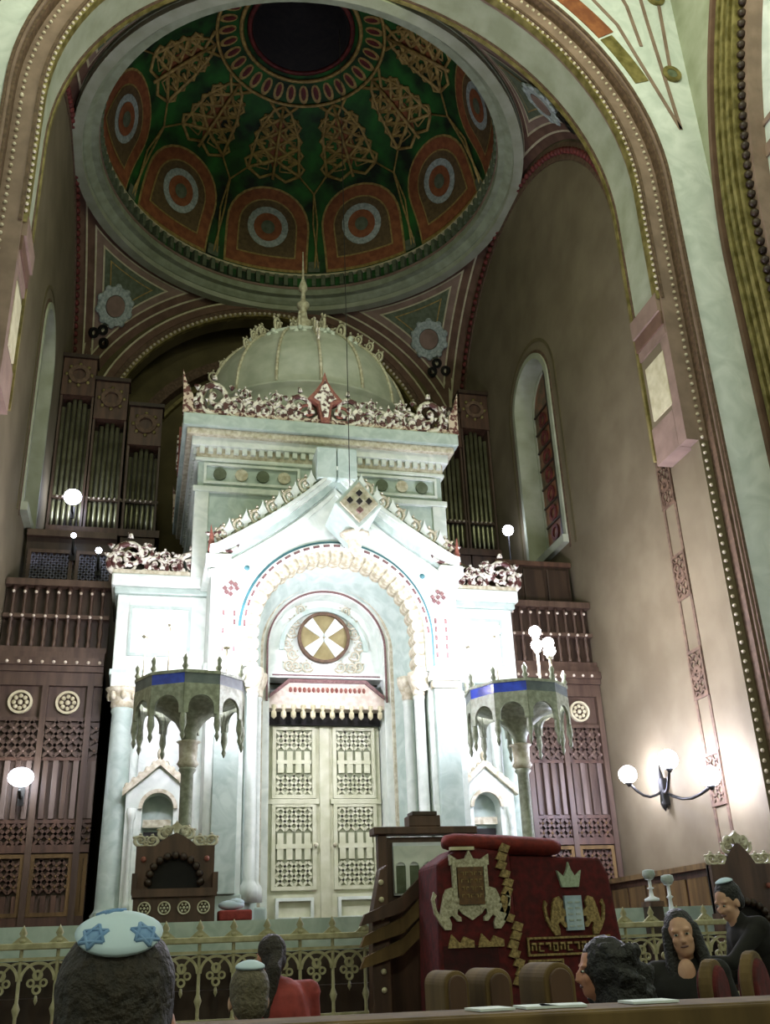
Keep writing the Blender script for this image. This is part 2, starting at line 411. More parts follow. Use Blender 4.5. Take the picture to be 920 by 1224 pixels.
    MB().sweep([(3.6,25.8),(3.7,25.8),(3.7,26.0),(3.6,26.0)],13.9,8).build('inner_arch_band',OLIVE,wb)
setting()
# ---------------------------------------------------------------- dome
def dome():
    ce=struct('ceiling','painted green dome on pendentives with a dark oculus')
    C=Vector((0,YC,RZR+.25)); R=5.1
    def sp(az,el,r=R): return (C.x+r*cos(el)*sin(az), C.y+r*cos(el)*cos(az), C.z+r*sin(el))
    eo=rad(73)
    mb=MB(); mb.lathe([(R*cos(rad(e)),R*sin(rad(e))) for e in [k*73/24 for k in range(25)]]+[(R*cos(eo),R*sin(eo)+1.5),(0.01,R*sin(eo)+1.5),(.01,R*sin(eo)+1.7),(R+.3,R*sin(eo)+1.7),(R+.3,0)],C,72,closed=True)
    mb.build('dome_shell',GREEN,ce)
    MB().lathe([(1.3,0),(1.3,1.2),(.01,1.2),(.01,1.4),(1.46,1.4),(1.46,0)],C+Vector((0,0,R*sin(eo)-.02)),48,closed=True).build('oculus',DARK,ce)
    # ring cornice
    for (r0,r1,z0,z1,m) in ((5.0,5.6,19.42,19.62,RINGM),(5.22,5.62,19.28,19.42,RINGM),(5.36,5.6,19.12,19.28,INTRA),(4.98,5.2,19.62,19.7,MAUVE),(4.96,5.2,20.1,20.17,CREAM)):
        pr=[(r0,z0),(r0,z1),(r1,z1),(r1,z0)] if r0!=5.22 else [(r0,z0+.08),(r0-.05,z1),(r1,z1),(r1,z0),(r0+.1,z0)]
        MB().lathe(pr,(0,YC,0),96,closed=True,smooth=False).build('ring_moulding',m,ce)
    mb=MB()
    for k in range(110):
        a=2*pi*k/110; mb.M=T((0,YC,0))@RZ(a); mb.box(-.06,.06,4.93,5.1,19.72,20.1)
    mb.build('ring_dentils',PGREEN,ce,kind='stuff')
    # painted arch panels on the dome
    def patch(poly, name, m, parent, r, sub=9):
        fine=[]
        for i,(u,v) in enumerate(poly):
            u2,v2=poly[(i+1)%len(poly)]; k=max(1,int(sqrt((u2-u)**2+(v2-v)**2)/rad(3)))
            fine += [(u+(u2-u)*j/k, v+(v2-v)*j/k) for j in range(k)]
        poly=fine; n=len(poly); cu=sum(p[0] for p in poly)/n; cv=sum(p[1] for p in poly)/n
        vs_=[sp(cu/cos(cv),cv,r)]; fs=[]
        for k in range(1,sub+1):
            for u,v in poly:
                uu=cu+(u-cu)*k/sub; vv=cv+(v-cv)*k/sub; vs_.append(sp(uu/cos(vv),vv,r))
        for i in range(n):
            j=(i+1)%n; fs.append((0,1+i,1+j))
            for k in range(sub-1): fs.append((1+k*n+i,1+k*n+j,1+(k+1)*n+j,1+(k+1)*n+i))
        mb=MB(); mb._a(vs_,fs,True); return mb.build(name,m,parent)
    def archpoly(w,e0,e1,n=14): return [(-w,e0),(w,e0)]+[(w*cos(pi*i/n),e1+w*sin(pi*i/n)) for i in range(n+1)]
    def circ(r,e,n=20): return [(r*cos(2*pi*i/n),e+r*sin(2*pi*i/n)) for i in range(n)]
    protos=[]
    def line(pts,t,name,m): 
        mb=MB(); mb.tube([sp(u/cos(v),v,R-.05) for u,v in pts],t,5); return mb
    p0=patch(archpoly(rad(14.6),rad(6),rad(21)),'arch_panel',DGOLD,ce,R-.02); protos.append(p0)
    protos.append(patch(archpoly(rad(13.9),rad(7),rad(21)),'arch_panel_field',ORANGE,ce,R-.04))
    protos.append(patch(archpoly(rad(10.4),rad(11),rad(21)),'arch_panel_inner',DGOLD,ce,R-.06))
    protos.append(patch(archpoly(rad(9.9),rad(11.5),rad(21)),'arch_panel_inner',mat('dome_umber','#6d5a3a','#55452a',.75,scale=8),ce,R-.075))
    protos.append(patch(circ(rad(7.2),rad(21.5)),'roundel',DGREY,ce,R-.09))
    protos.append(patch(circ(rad(5.0),rad(21.5)),'roundel_centre',ORANGE,ce,R-.11))
    protos.append(patch(circ(rad(2.4),rad(21.5)),'roundel_centre',PGREEN,ce,R-.13))
    protos.append(patch([(rad(15),rad(6)),(rad(19),rad(6)),(rad(19),rad(10)),(rad(15),rad(10))],'corner_block',PGREEN,ce,R-.07))
    mb=MB()
    def ln(pts,t=.05):
        mb.tube([sp(u/cos(v),v,R-.04) for u,v in pts],t,5)
    D=rad(1)
    for s in (-1,1):
        for k in range(4):
            e=40+k*4.5; wdt=9-k*1.1
            ln([(s*wdt*D,e*D),(0,(e+4.5)*D),(-s*(wdt-1)*D,(e+9)*D)])
            ln([(s*wdt*D,e*D),(s*wdt*.5*D,(e-2.2)*D),(0,e*D)])
            ln([(s*wdt*D,e*D),(s*(wdt+1.3)*D,(e+2.2)*D),(s*(wdt-1.1)*D,(e+4.5)*D),(s*wdt*.5*D,(e+4.5)*D)])
        for k in range(3): ln(([(s*(4+1.9*cos(q))*D,(44+5*k+1.9*sin(q))*D) for q in [i*pi/4 for i in range(9)]]),.03)
        ln([(s*9*D,40*D),(s*7*D,52*D),(s*3*D,60*D),(0,62*D)])
        ln([(s*17.2*D,7*D),(s*17.2*D,24*D),(s*15*D,34*D),(s*9*D,40*D)],.03)
        for k in range(3): ln([(s*2*D,(41+6*k)*D),(s*2*D,(45+6*k)*D),(s*6*D,(45+6*k)*D),(s*6*D,(41+6*k)*D),(s*2*D,(41+6*k)*D)],.025)
    ln([(0,38*D),(0,62*D)])
    protos.append(mb.build('tracery',DGOLD,ce))
    protos.append(patch([(-rad(3.2),rad(47)),(0,rad(41)),(rad(3.2),rad(47)),(rad(2.4),rad(54)),(0,rad(59)),(-rad(2.4),rad(54))],'tracery_field',ORANGE,ce,R-.015))
    for k in range(10):
        a=-rad(-4+36*k)
        for p in protos:
            M=T(C)@RZ(a)@T(-C)
            if k==0: p.matrix_basis=M
            else: put(p,p.name.split('.')[0],M,ce)
    # oculus petals
    for (r0,r1,e,m) in ((.02,.09,73,DRED),(.02,.07,70.4,DGOLD),(.02,.05,62.5,DGOLD)):
        e=rad(e); rr=(R-.03)*cos(e); MB().lathe([(rr,0),(rr-r1,-.05),(rr-r1-.05,.02),(rr,.08)],C+Vector((0,0,(R-.03)*sin(e)-.03)),72,closed=True).build('oculus_moulding',m,ce)
    mb=MB()
    pt=patch([(rad(1.6)*cos(q),rad(66.5)+rad(3.1)*sin(q)) for q in [2*pi*i/12 for i in range(12)]],'petal',DGOLD,ce,R-.03,2)
    pi_=patch([(rad(.85)*cos(q),rad(66.8)+rad(2.2)*sin(q)) for q in [2*pi*i/12 for i in range(12)]],'petal_centre',DRED,ce,R-.05,2)
    for k in range(1,34):
        M=T(C)@RZ(2*pi*k/34)@T(-C); put(pt,'petal',M,ce); put(pi_,'petal_centre',M,ce)
    # pendentives
    for kx,ky in ((1,1),(-1,1),(1,-1),(-1,-1)):
        def pend(d,off,name,m,parent=None,n=36,ns=8):
            a,b=SQ-d,SQ+d*.7
            if b>=a*sqrt(2)-.02: return
            t0=0 if d==0 else math.acos(min(1,a/b)); vs_=[]; fs=[]
            RR=SQ*sqrt(2)
            for i in range(n+1):
                t=t0+(pi/2-2*t0)*i/n; rm=a/max(cos(t),sin(t))
                for k in range(ns+1):
                    r=b+(rm-b)*k/ns; z=sqrt(max(0,RR*RR-r*r)); q=(RR-off)/RR
                    vs_.append((kx*r*cos(t)*q, YC+ky*r*sin(t)*q, ZS+z*q))
            for i in range(n):
                for k in range(ns): fs.append((i*(ns+1)+k,i*(ns+1)+k+1,(i+1)*(ns+1)+k+1,(i+1)*(ns+1)+k))
            mb=MB(); mb._a(vs_,fs,True); return mb.build(name,m,parent or ce)
        pn=pend(0,0,'pendentive',MAUVEB)
        for d,m in ((.16,CREAM),(.2,MAUVEB),(.36,CREAM),(.4,MAUVE),(.55,CREAM),(.59,PGREEN),(.72,DGOLD),(.75,PGREEN)):
            pend(d,.012+.02*d/.1,'pendentive_inlay',m,pn)
        q=.845*SQ; z=ZS+sqrt(2*SQ*SQ-2*q*q); P=Vector((kx*q,YC+ky*q,z)); Cn=Vector((0,YC,ZS)); nrm=(Cn-P).normalized()
        Mr=T(P+nrm*.2)@nrm.to_track_quat('Y','Z').to_matrix().to_4x4()
        mb=MB(Mr); mb.arc(.32,.55,-.05,.02,0,0,0,2*pi,28)
        for k in range(10): mb.ball((.52*cos(k*.628),.0,.52*sin(k*.628)),(.12,.04,.12),6,4)
        mb.build('pendentive_rosette',DGREY,pn); MB(Mr).arc(0,.3,-.05,.03,0,0,0,2*pi,20).build('pendentive_rosette_centre',MAUVE,pn)
        for dx,dz in ((0,-.75),(.22,-.95),(-.2,-1.05)):
            MB(Mr).arc(.07,.15,-.05,.03,dx,dz,0,2*pi,14).build('pendentive_trefoil',IRON,pn)
dome()
# ---------------------------------------------------------------- nave side wall on the right (and left)
def nave_side():
    for s,nm in ((1,'wall_nave_right'),(-1,'wall_nave_left')):
        M=Matrix(((0,s,0,s*6.64),(1,0,0,0),(0,0,1,0),(0,0,0,1)))
        wr=struct(nm,'nave side wall with olive gilt arch mouldings')
        yc,R,zc=-.75,13.05,12.0
        MB(M).archwall(-14.2,12.45,0,26.5,yc,R,zc,.02,.3,80).build('marble_face',INTRA,wr)
        rr=13.05; ws=.74
        for i,(w_,y0,m) in enumerate(((.13,-.08,MAUVEB),(.1,.05,OLIVE),(.12,-.04,OLIVE),(.08,.06,BROWN),(.12,-.02,OLIVE),(.08,.08,PGREEN),(.12,.0,OLIVE),(.08,.1,BROWN),(.1,.03,OLIVE))):
            w_*=ws; MB(M).sweep([(rr-w_,y0),(rr,y0),(rr,.5),(rr-w_,.5)],zc,0,80,yc).build('arch_moulding',m,wr); rr-=w_
        R2=rr-.06; mb=MB(M); d=.2; n=int(pi*R2/d)
        for i in range(n//2+1):
            a=pi*i/n; mb.ball((yc+R2*cos(a),.16,zc+R2*sin(a)),(.075,.09,.075),8,5)
        z=5.
        while z<zc: mb.ball((yc+R2,.16,z),(.075,.09,.075),8,5); z+=d
        mb.build('arch_teeth',WOODD,wr,kind='stuff')
        MB(M).sweep([(R2-.12,.2),(R2+.08,.2),(R2+.08,.5),(R2-.12,.5)],zc,0,80,yc).build('arch_moulding',MAUVE,wr)
        MB(M).box(-13,11.9,.5,.7,0,25).build('recessed_panel',MARBLE,wr)
        for dz in (8.2,13.9):
            for q0,q1 in ((0,.24),(.62,.72)): MB(M).box(-12,11.4,.46,.52,dz+q0,dz+q1).build('mauve_band',MAUVE,wr)
nave_side()
# ================================================================ TORAH ARK
def ark():
    A=thing('torah_ark','white marble domed ark shrine with gabled porch and double doors','shrine',(0,16.8,1.65))
    def P(mb,name,m,label=None,parent=None,bevel=0,kind=None): return mb.build(name,m,parent or A,label,kind,bevel)
    Z0=1.65
    # body behind the porch and side wings
    P(MB().box(-3.55,3.55,17.25,19.0,Z0,5.7),'rear_body',ARK)
    [P(MB().box(*sorted((q*1.02,q*3.6)),16.2,17.3,Z0,1.95),'plinth',ARKG,bevel=.03) for q in (-1,1)]
    for s in (-1,1):
        def B(x0,x1,y0,y1,z0,z1):
            a,b=sorted((s*x0,s*x1)); return MB().box(a,b,y0,y1,z0,z1)
        P(B(2.05,3.62,16.7,18.6,5.72,7.1),'wing_entablature',ARK,bevel=.02)
        P(B(2.05,3.68,16.62,18.7,7.1,7.22),'wing_cornice',ARKG,bevel=.02)
        P(B(2.05,3.74,16.56,18.75,7.22,7.45),'wing_cornice',ARK,bevel=.03)
        P(B(2.05,3.66,16.66,18.6,5.66,5.76),'wing_architrave',ARKG,bevel=.01)
        mb=MB(); a,b=sorted((s*2.35,s*3.4)); mb.frame(a,b,6.0,6.9,.05,16.67,16.71); P(mb,'wing_panel_frame',ARKG)
        # free standing column
        x=s*3.4
        P(MB().lathe([(.3,0),(.3,.16),(.25,.2),(.27,.26),(.22,.32),(.205,.36),(.19,1.6),(.165,3.35),(.19,3.4),(.17,3.45)],(x,16.72,Z0),24),'column',ARKG)
        cp=P(MB().box(x-.22,x+.22,16.5,16.94,5.42,5.66),'column_capital',ARK,bevel=.02)
        P(MB().lathe([(.17,5.08),(.2,5.14),(.19,5.2),(.24,5.34),(.3,5.42),(.2,5.43)],(x,16.72,0),16),'capital_bell',GILT,parent=cp)
        mb=MB()
        for k in range(8):
            q=2*pi*k/8; mb.ball((x+.22*cos(q),16.72+.22*sin(q),5.3),(.05,.05,.09),6,5)
        P(mb,'capital_leaves',GILT,parent=cp)
        # second slender column beside the niche and the inner pilaster shafts
        for xx,yy,r in ((3.18,16.95,.09),(2.2,16.4,.13),(1.98,16.05,.12)):
            P(MB().lathe([(r*1.5,0),(r*1.5,.14),(r,.22),(r,3.6),(r*1.25,3.7),(r*1.5,3.95),(r*1.5,4.05)],(s*xx,yy,Z0),16),'slender_column',ARK)
        # niche aedicule
        nx=s*2.74
        nic=P(MB().archwall(nx-.5,nx+.5,1.95,lambda q: 4.12-abs(q-nx)*.85 if abs(q-nx)<.5 else 3.7,nx,.24,3.45,16.42,16.75,20),'niche',ARK,bevel=.008)
        P(MB().box(nx-.3,nx+.3,16.7,16.76,1.95,3.9),'niche_back',ARKG,parent=nic)
        P(MB().box(nx-.2,nx+.2,16.62,16.71,2.62,3.12),'niche_panel',DARK,parent=nic,label='dark panel standing in for a recess in the niche')  # near-black raised panel; the recess is put into the colour, not the shape
        P(MB().archwall(nx-.235,nx+.235,3.2,3.7,nx,.001,3.69,16.55,16.6,4),'niche_valance',GILT,parent=nic) if False else P(MB().box(nx-.22,nx+.22,16.56,16.6,3.18,3.3),'niche_valance',GILT,parent=nic)
        P(MB().arc(.24,.3,16.37,16.45,nx,3.45,0,pi,20),'niche_arch',GILT,parent=nic)
        mb=MB()
        for q in (-1,1):
            L=sqrt(.5**2+.425**2)
            mb.prism([(nx+q*.56,3.64),(nx+q*.56,3.76),(nx,4.24),(nx,4.12)],16.34,16.5)
            for k in range(5): mb.ball((nx+q*(.5-.1*k),16.42,3.8+.085*k),(.045,.04,.06),6,4)
        mb.ball((nx,16.42,4.3),(.06,.05,.1),8,5)
        P(mb,'niche_gable',GILT,parent=nic)
        for q in (-1,1):
            P(MB().lathe([(.06,0),(.06,.1),(.04,.14),(.04,1.3),(.06,1.35),(.07,1.5)],(nx+q*.4,16.38,1.95),10),'niche_column',ARK,parent=nic)
    # porch with the great arch
    Yp=15.4
    def gable(x):
        t=min(1,abs(x)/2.1)
        return 7.3+1.62*((1-t)*.8+.2*(1-t)**3)
    P(MB().archwall(-2.1,2.1,1.95,gable,0,1.52,6.1,Yp,16.7,40),'porch',ARK)
    P(MB().box(-2.14,-1.5,15.36,16.7,Z0,2.1),'porch_plinth',ARKG,bevel=.02); P(MB().box(1.5,2.14,15.36,16.7,Z0,2.1),'porch_plinth',ARKG,bevel=.02)
    n=20
    for r0,r1,y0,m in ((.02,.12,15.22,ARK),(-.12,.02,15.3,ARKG),(-.28,-.18,15.34,ARK),(.12,.2,15.16,ARK)):
        for s in (-1,1):
            mb=MB()
            for i in range(n):
                a=s*2.16*i/n; b=s*2.16*(i+1)/n
                za,zb=gable(a),gable(b)
                mb.hexa([(a,y0,za+r0),(b,y0,zb+r0),(b,16.7 if r1>.1 else 15.45,zb+r0),(a,16.7 if r1>.1 else 15.45,za+r0)],[(a,y0,za+r1),(b,y0,zb+r1),(b,16.7 if r1>.1 else 15.45,zb+r1),(a,16.7 if r1>.1 else 15.45,za+r1)])
            P(mb,'rake_moulding',m)
    for s in (-1,1): P(MB().box(*sorted((s*1.8,s*2.22)),15.2,16.7,7.18,7.36),'eaves_block',ARK,bevel=.02)
    for s in (-1,1): P(MB().box(*sorted((s*.01,s*.36)),15.15,15.7,8.86,9.48),'apex_block',ARKG,bevel=.02)
    # diamond boss projecting on a bracket
    DX,DZ=.08,-.2
    dm=P(MB(T((DX,0,DZ))).prism([(0.1,7.76),(.5,8.2),(.1,8.68),(-.3,8.2)],14.32,15.3),'diamond_boss',ARKG,bevel=.02)
    P(MB(T((DX,0,DZ))).prism([(.1,7.86),(.42,8.2),(.1,8.58),(-.22,8.2)],14.26,14.31),'boss_face',GILT,parent=dm)
    for dx,dz in ((0,.17),(-.16,.03),(.0,.02),(.16,.03)): P(MB(T((DX,0,DZ))).prism([(.1+dx-.055,8.2+dz),(.1+dx,8.14+dz),(.1+dx+.055,8.2+dz),(.1+dx,8.26+dz)],14.23,14.27),'boss_jewel',DARK,parent=dm)
    P(MB(T((DX,0,DZ))).prism([(.04,8.06),(.1,8.0),(.16,8.06),(.1,8.12)],14.22,14.27),'boss_jewel',REDD,parent=dm,label='red jewel')
    P(MB(T((DX,0,DZ))).lathe([(.02,-.3),(.1,-.2),(.12,-.05),(.2,.05),(.26,.1)],(.1,14.7,7.72),10),'boss_pendant',GILT,parent=dm)
    # rosettes and vertical inlay on the porch face
    for s in (-1,1):
        for dx,dz in ((0,0),(.1,0),(-.1,0),(0,.1),(0,-.1),(.07,.07),(-.07,-.07)):
            P(MB().prism([(s*1.78+dx-.045,6.82+dz),(s*1.78+dx,6.775+dz),(s*1.78+dx+.045,6.82+dz),(s*1.78+dx,6.865+dz)],15.37,15.41),'rosette_stone',REDD)
        P(MB().ball((s*1.52,15.4,7.2),(.05,.03,.05),8,5),'blue_stud',BLUEL)
        for k in range(5):
            for q in (-1,1): P(MB().box(s*1.8+q*.09-.02,s*1.8+q*.09+.02,15.38,15.41,5.75+.15*k,5.84+.15*k),'inlay_block',REDD)
    # arch rings
    P(MB().sweep([(1.6,15.36),(1.65,15.36),(1.65,15.45),(1.6,15.45)],6.1,5.6,48),'arch_blue_line',BLUEL)
    P(MB().sweep([(1.5,15.33),(1.6,15.33),(1.6,15.5),(1.5,15.5)],6.1,5.5,48),'arch_ring',ARK)
    nd=46
    dash=MB().prism([(-.055,1.535),(.055,1.535),(.055,1.575),(-.055,1.575)],-.012,.02).build('arch_dash',REDD,A)
    dash.matrix_basis=T((0,15.33,6.1))@Matrix.Rotation(-1.5,4,'Y')
    for k in range(1,27):
        a=-1.5+3.0*k/26; put(dash,'arch_dash',T((0,15.33,6.1))@Matrix.Rotation(a,4,'Y'),A)
    # cusped lobes
    lobe=MB().arc(.0,.13,15.4,15.75,0,1.43,0,2*pi,12).build('arch_cusp',GILT,A)
    base=MB().sweep([(1.4,15.45),(1.5,15.45),(1.5,15.8),(1.4,15.8)],6.1,5.5,48); P(base,'arch_ring',GILT)
    lobe.matrix_basis=T((0,0,6.1))@Matrix.Rotation(-pi/2,4,'Y')
    for k in range(1,23): put(lobe,'arch_cusp',T((0,0,6.1))@Matrix.Rotation(-pi/2+pi*k/22,4,'Y'),A)
    for k in range(4):
        for s in (-1,1): put(lobe,'arch_cusp',T((s*1.43,0,6.1-1.43-.2*k-.2+0))@T((0,0,1.43-1.43)),A)
    # splayed inner jamb
    P(MB().sweep([(1.5,15.6),(1.52,16.9),(1.04,16.9),(1.14,16.4),(1.3,16.0)],6.1,Z0,48),'splayed_jamb',ARKG)
    P(MB().sweep([(1.0,16.4),(1.12,16.4),(1.12,16.9),(1.0,16.9)],6.15,1.95,40),'inner_arch',ARK)
    P(MB().sweep([(1.03,16.37),(1.06,16.37),(1.06,16.42),(1.03,16.42)],6.15,5.2,40),'inner_arch_line',REDD)
    P(MB().sweep([(1.12,16.33),(1.18,16.33),(1.18,16.5),(1.12,16.5)],6.15,1.95,40),'inner_arch_roll',GILT)
    for s in (-1,1):
        for xx,yy in ((1.38,15.52),(1.28,15.85)):
            P(MB().lathe([(.14,0),(.14,.2),(.1,.26),(.09,.3),(.085,3.05),(.1,3.08),(.09,3.12)],(s*xx,yy,2.0),16),'jamb_column',ARK)
            P(MB().lathe([(.09,5.1),(.11,5.16),(.1,5.2),(.16,5.34),(.18,5.42),(.18,5.5),(.05,5.5)],(s*xx,yy,0),12),'jamb_capital',GILT)
        P(MB().box(*sorted((s*1.6,s*1.98)),15.3,15.42,2.1,5.2),'pilaster',ARKG,bevel=.01)
        P(MB().box(*sorted((s*1.56,s*2.02)),15.26,15.42,5.2,5.32),'pilaster_capital',GILT,bevel=.01); P(MB().box(*sorted((s*1.52,s*2.06)),15.22,15.42,5.32,5.42),'pilaster_capital',ARK,bevel=.01)
    # tympanum with medallion
    poly=[(-1.0,5.65),(1.0,5.65)]+[(1.0*cos(a),6.15+1.0*sin(a)) for a in [pi*i/30 for i in range(31)]]
    ty=P(MB().prism(poly,16.75,16.95),'tympanum',ARK)
    P(MB().arc(.42,.47,16.64,16.76,0,6.43,0,2*pi,40),'medallion_rim',BROWN,parent=ty)
    P(MB().arc(.0,.43,16.7,16.76,0,6.43,0,2*pi,40),'medallion_disc',mat('medallion_gold','#b3a67c','#93875f',.35,.5,scale=4),parent=ty)
    for k in range(4):
        a=pi/4+pi/2*k
        P(MB(T((0,0,6.43))@Matrix.Rotation(a,4,'Y')).prism([(-.04,.02),(.04,.02),(.11,.4),(-.11,.4)],16.67,16.71),'medallion_ray',ARK,parent=ty)
    P(MB().arc(.72,.8,16.68,16.76,0,6.2,0,pi,32),'tympanum_band',ARKG,parent=ty)
    sc=scroll_mb(.1,.018).build('tympanum_scroll',GILT,A)
    sl=[]
    for s in (-1,1):
        for dx,dz in ((.62,5.82),(.56,6.02),(.66,6.2),(.5,5.8),(.58,6.42),(.52,6.62),(.3,5.8),(.4,6.85)): sl.append((s,dx,dz))
    for i,(s,dx,dz) in enumerate(sl):
        M=T((s*dx,16.72,dz))@SC(s,1,1)
        if i==0: sc.matrix_basis=M
        else: put(sc,'tympanum_scroll',M,A)
    P(MB().box(-1.02,1.02,16.45,16.8,5.62,5.72),'tympanum_sill',ARK,bevel=.01); P(MB().box(-.95,.95,16.44,16.46,5.655,5.68),'sill_inlay',REDD)
    # lambrequin canopy
    cn=P(MB().prism([(-1.0,5.08),(1.0,5.08),(1.0,5.25),(.66,5.52),(-.66,5.52),(-1.0,5.25)],16.4,16.75),'canopy',mat('canopy_cream','#d9cfc0','#bfae9c',.6,scale=12))
    P(MB().prism([(-1.0,5.25),(-.66,5.52),(.66,5.52),(1.0,5.25),(1.0,5.31),(.68,5.58),(-.68,5.58),(-1.0,5.31)],16.36,16.75),'canopy_rim',REDD,parent=cn)
    for k in range(12):
        x=-.92+1.84*k/11
        P(MB().lathe([(.005,-.1),(.045,-.06),(.045,.02),(.02,.05),(.05,.09),(.05,.14)],(x,16.42,5.0),8),'canopy_tassel',CREAM,parent=cn)
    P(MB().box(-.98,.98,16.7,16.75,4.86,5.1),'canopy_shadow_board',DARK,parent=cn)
    mb=MB()
    for k in range(17): mb.ball((-.64+1.28*k/16,16.39,5.4),(.03,.02,.05),6,4); 
    P(mb,'canopy_studs',GILTR,parent=cn)
    # doors
    for s in (-1,1):
        dr=P(MB().box(*sorted((s*.015,s*.98)),16.82,16.9,1.7,5.0),'door',mat('door_cream','#cfd0b6','#bdbf9f',.5,scale=5),label='cream lattice door leaf')
        DM=MATS['door_cream']; HM=mat('door_gap','#8a8f74','#7a8064',.7)
        P(MB().box(*sorted((s*.0,s*.08)),16.78,16.84,1.7,5.0),'door_astragal',DM,parent=dr)
        for z0,z1 in ((3.72,4.78),(2.28,3.5)):
            a,b=sorted((s*.22,s*.82))
            P(MB().frame(a-.07,b+.07,z0-.07,z1+.07,.06,16.77,16.83),'panel_frame',DM,parent=dr)
            P(MB().box(a,b,16.81,16.825,z0,z1),'panel_ground',HM,parent=dr)
            mb=MB(); h=(z1-z0)
            lattice(mb,a,b,z1-h*.3,z1,.15,.042,16.785,16.81); P(mb,'panel_lattice',DM,parent=dr)
            mb=MB(); lattice(mb,a,b,z0,z0+h*.3,.15,.042,16.785,16.81); P(mb,'panel_lattice',DM,parent=dr)
            for k in range(4):
                x=a+(b-a)*(k+.5)/4
                P(MB().box(x-.05,x+.05,16.775,16.815,z0+h*.33,z1-h*.33),'panel_slat',DM,parent=dr)
            P(MB().box(a,b,16.77,16.81,z0+h*.47,z0+h*.53),'panel_rail',DM,parent=dr)
        P(MB().box(*sorted((s*.1,s*.97)),16.76,16.84,3.56,3.64),'door_rail',DM,parent=dr)
        a,b=sorted((s*.2,s*.82)); P(MB().frame(a,b,1.76,2.1,.05,16.74,16.84),'bottom_panel_frame',ARK,parent=dr)
        P(MB().ball((s*.16,16.74,2.9),.04,10,6),'door_knob',GILT,parent=dr)
    # upper box
    def BX(h,z0,z1,name,m,bev=.02): return P(MB().box(-h,h,18.95-h,18.95+h,z0,z1),name,m,bevel=bev)
    BX(2.36,7.3,9.15,'upper_box',ARKG); BX(2.44,9.1,9.22,'box_moulding',ARK); BX(2.36,9.22,9.85,'upper_box_frieze',ARKG)
    BX(2.42,9.74,9.82,'box_moulding',ARK); BX(2.5,10.02,10.22,'box_moulding',ARK); BX(2.4,9.82,10.05,'dentil_ground',GILT)
    BX(2.6,10.2,10.34,'box_cornice',GILT); BX(2.68,10.34,10.6,'box_cornice',ARKG)
    yf=18.95-2.36
    den=None
    for side in range(2):
        for k in range(30):
            x=-2.3+4.6*k/29
            M=T((x,18.95-2.42,9.9)) if side==0 else T((-2.42,18.95+x,9.9))@RZ(pi/2)
            if den is None:
                den=MB().box(-.045,.045,-.05,.03,0,.12).build('dentil',ARK,A); den.matrix_basis=M
            else: put(den,'dentil',M,A)
    for s in (-1,1):
        P(MB().frame(*sorted((s*.45,s*2.25)),9.28,9.7,.05,yf-.06,yf+.01),'frieze_frame',ARK)
        for k in range(4): P(MB(T((s*(.75+.4*k),yf-.02,9.49))).arc(0,.12,-.03,.03,0,0,0,2*pi,16),'frieze_disc',PGREEN if k%2 else GILT)
        P(MB().box(*sorted((s*2.14,s*2.4)),yf-.06,yf+.02,7.4,9.1),'box_pilaster',ARK,bevel=.01)
        MB(Matrix(((0,1,0,s*2.36),(1,0,0,0),(0,0,1,0),(0,0,0,1)))).frame(16.8,21.1,7.8,8.95,.08,-.04,.04).build('side_frame',ARK,A)
    # dome of the ark
    dmn=P(MB().lathe([(2.36,0),(2.36,.5),(2.3,.55),(2.3,1.05),(2.38,1.1),(2.38,1.16),(2.3,1.18)]+[(2.3*cos(rad(a)),1.18+2.3*sin(rad(a))*1.02) for a in range(4,60,5)]+[(1.15,3.13),(.5,3.5)],(0,18.95,10.6),48),'cupola',mat('cupola_stone','#b8bcae','#a2a898',.5,scale=3))
    for k in range(16):
        q=2*pi*k/16
        pts=[(2.32*cos(rad(a))*cos(q),18.95+2.32*cos(rad(a))*sin(q),11.78+2.32*sin(rad(a))*1.02) for a in range(0,60,6)]
        P(MB().tube(pts,.035,6),'cupola_rib',GILT,parent=dmn)
        q2=q+pi/16; a=rad(49)
        x,y,z=2.34*cos(a)*cos(q2),18.95+2.34*cos(a)*sin(q2),11.78+2.34*sin(a)*1.02
        mb=MB()
        for dz,dr_,sx in ((0,0,0),(-.12,.05,.09),(-.12,.05,-.09)):
            mb.ball((x-sin(q2)*sx+cos(q2)*dr_,y+cos(q2)*sx+sin(q2)*dr_,z+dz),.065,6,5)
        P(mb,'cupola_trefoil',ARK,parent=dmn)
    P(MB().lathe([(1.18,13.68),(1.27,13.72),(1.27,13.82),(1.18,13.84),(1.1,13.8)],(0,18.95,0),32),'cupola_cap',ARK,parent=dmn)
    fn=P(MB().lathe([(.42,14.45),(.4,14.6),(.22,14.8),(.16,15.0),(.24,15.1),(.12,15.2),(.08,15.5),(.15,15.58),(.15,15.66),(.06,15.75),(.05,16.0),(.11,16.08),(.1,16.18),(.03,16.4),(.015,17.2)],(0,18.95,-.35),14),'finial',GILT)
    cr=scroll_mb(.17,.04).build('crown_scroll',GILT,A); first=True
    for ring,(rr,zz,nn) in enumerate(((1.12,13.8,14),(.62,13.98,9),(.34,14.15,6))):
        for k in range(nn):
            q=2*pi*k/nn; M=T((rr*cos(q),18.95+rr*sin(q),zz))@RZ(q)@SC(1,1,1.3)
            if first: cr.matrix_basis=M; first=False
            else: put(cr,'crown_scroll',M,A)
    for k in range(8):   # crockets down the diagonal ribs
        q=pi/4*(k)+pi/8*0
        for a in (50,40,30):
            a=rad(a); M=T((2.33*cos(a)*cos(q),18.95+2.33*cos(a)*sin(q),11.78+2.35*sin(a)))@RZ(q)@SC(.7,.7,.8)
            put(cr,'crocket',M,A)
    # crestings
    sB=scroll_mb(.3,.06).build('cresting_scroll',MOTT,A); sR=scroll_mb(.2,.05).build('cresting_scroll',MOTT,A)
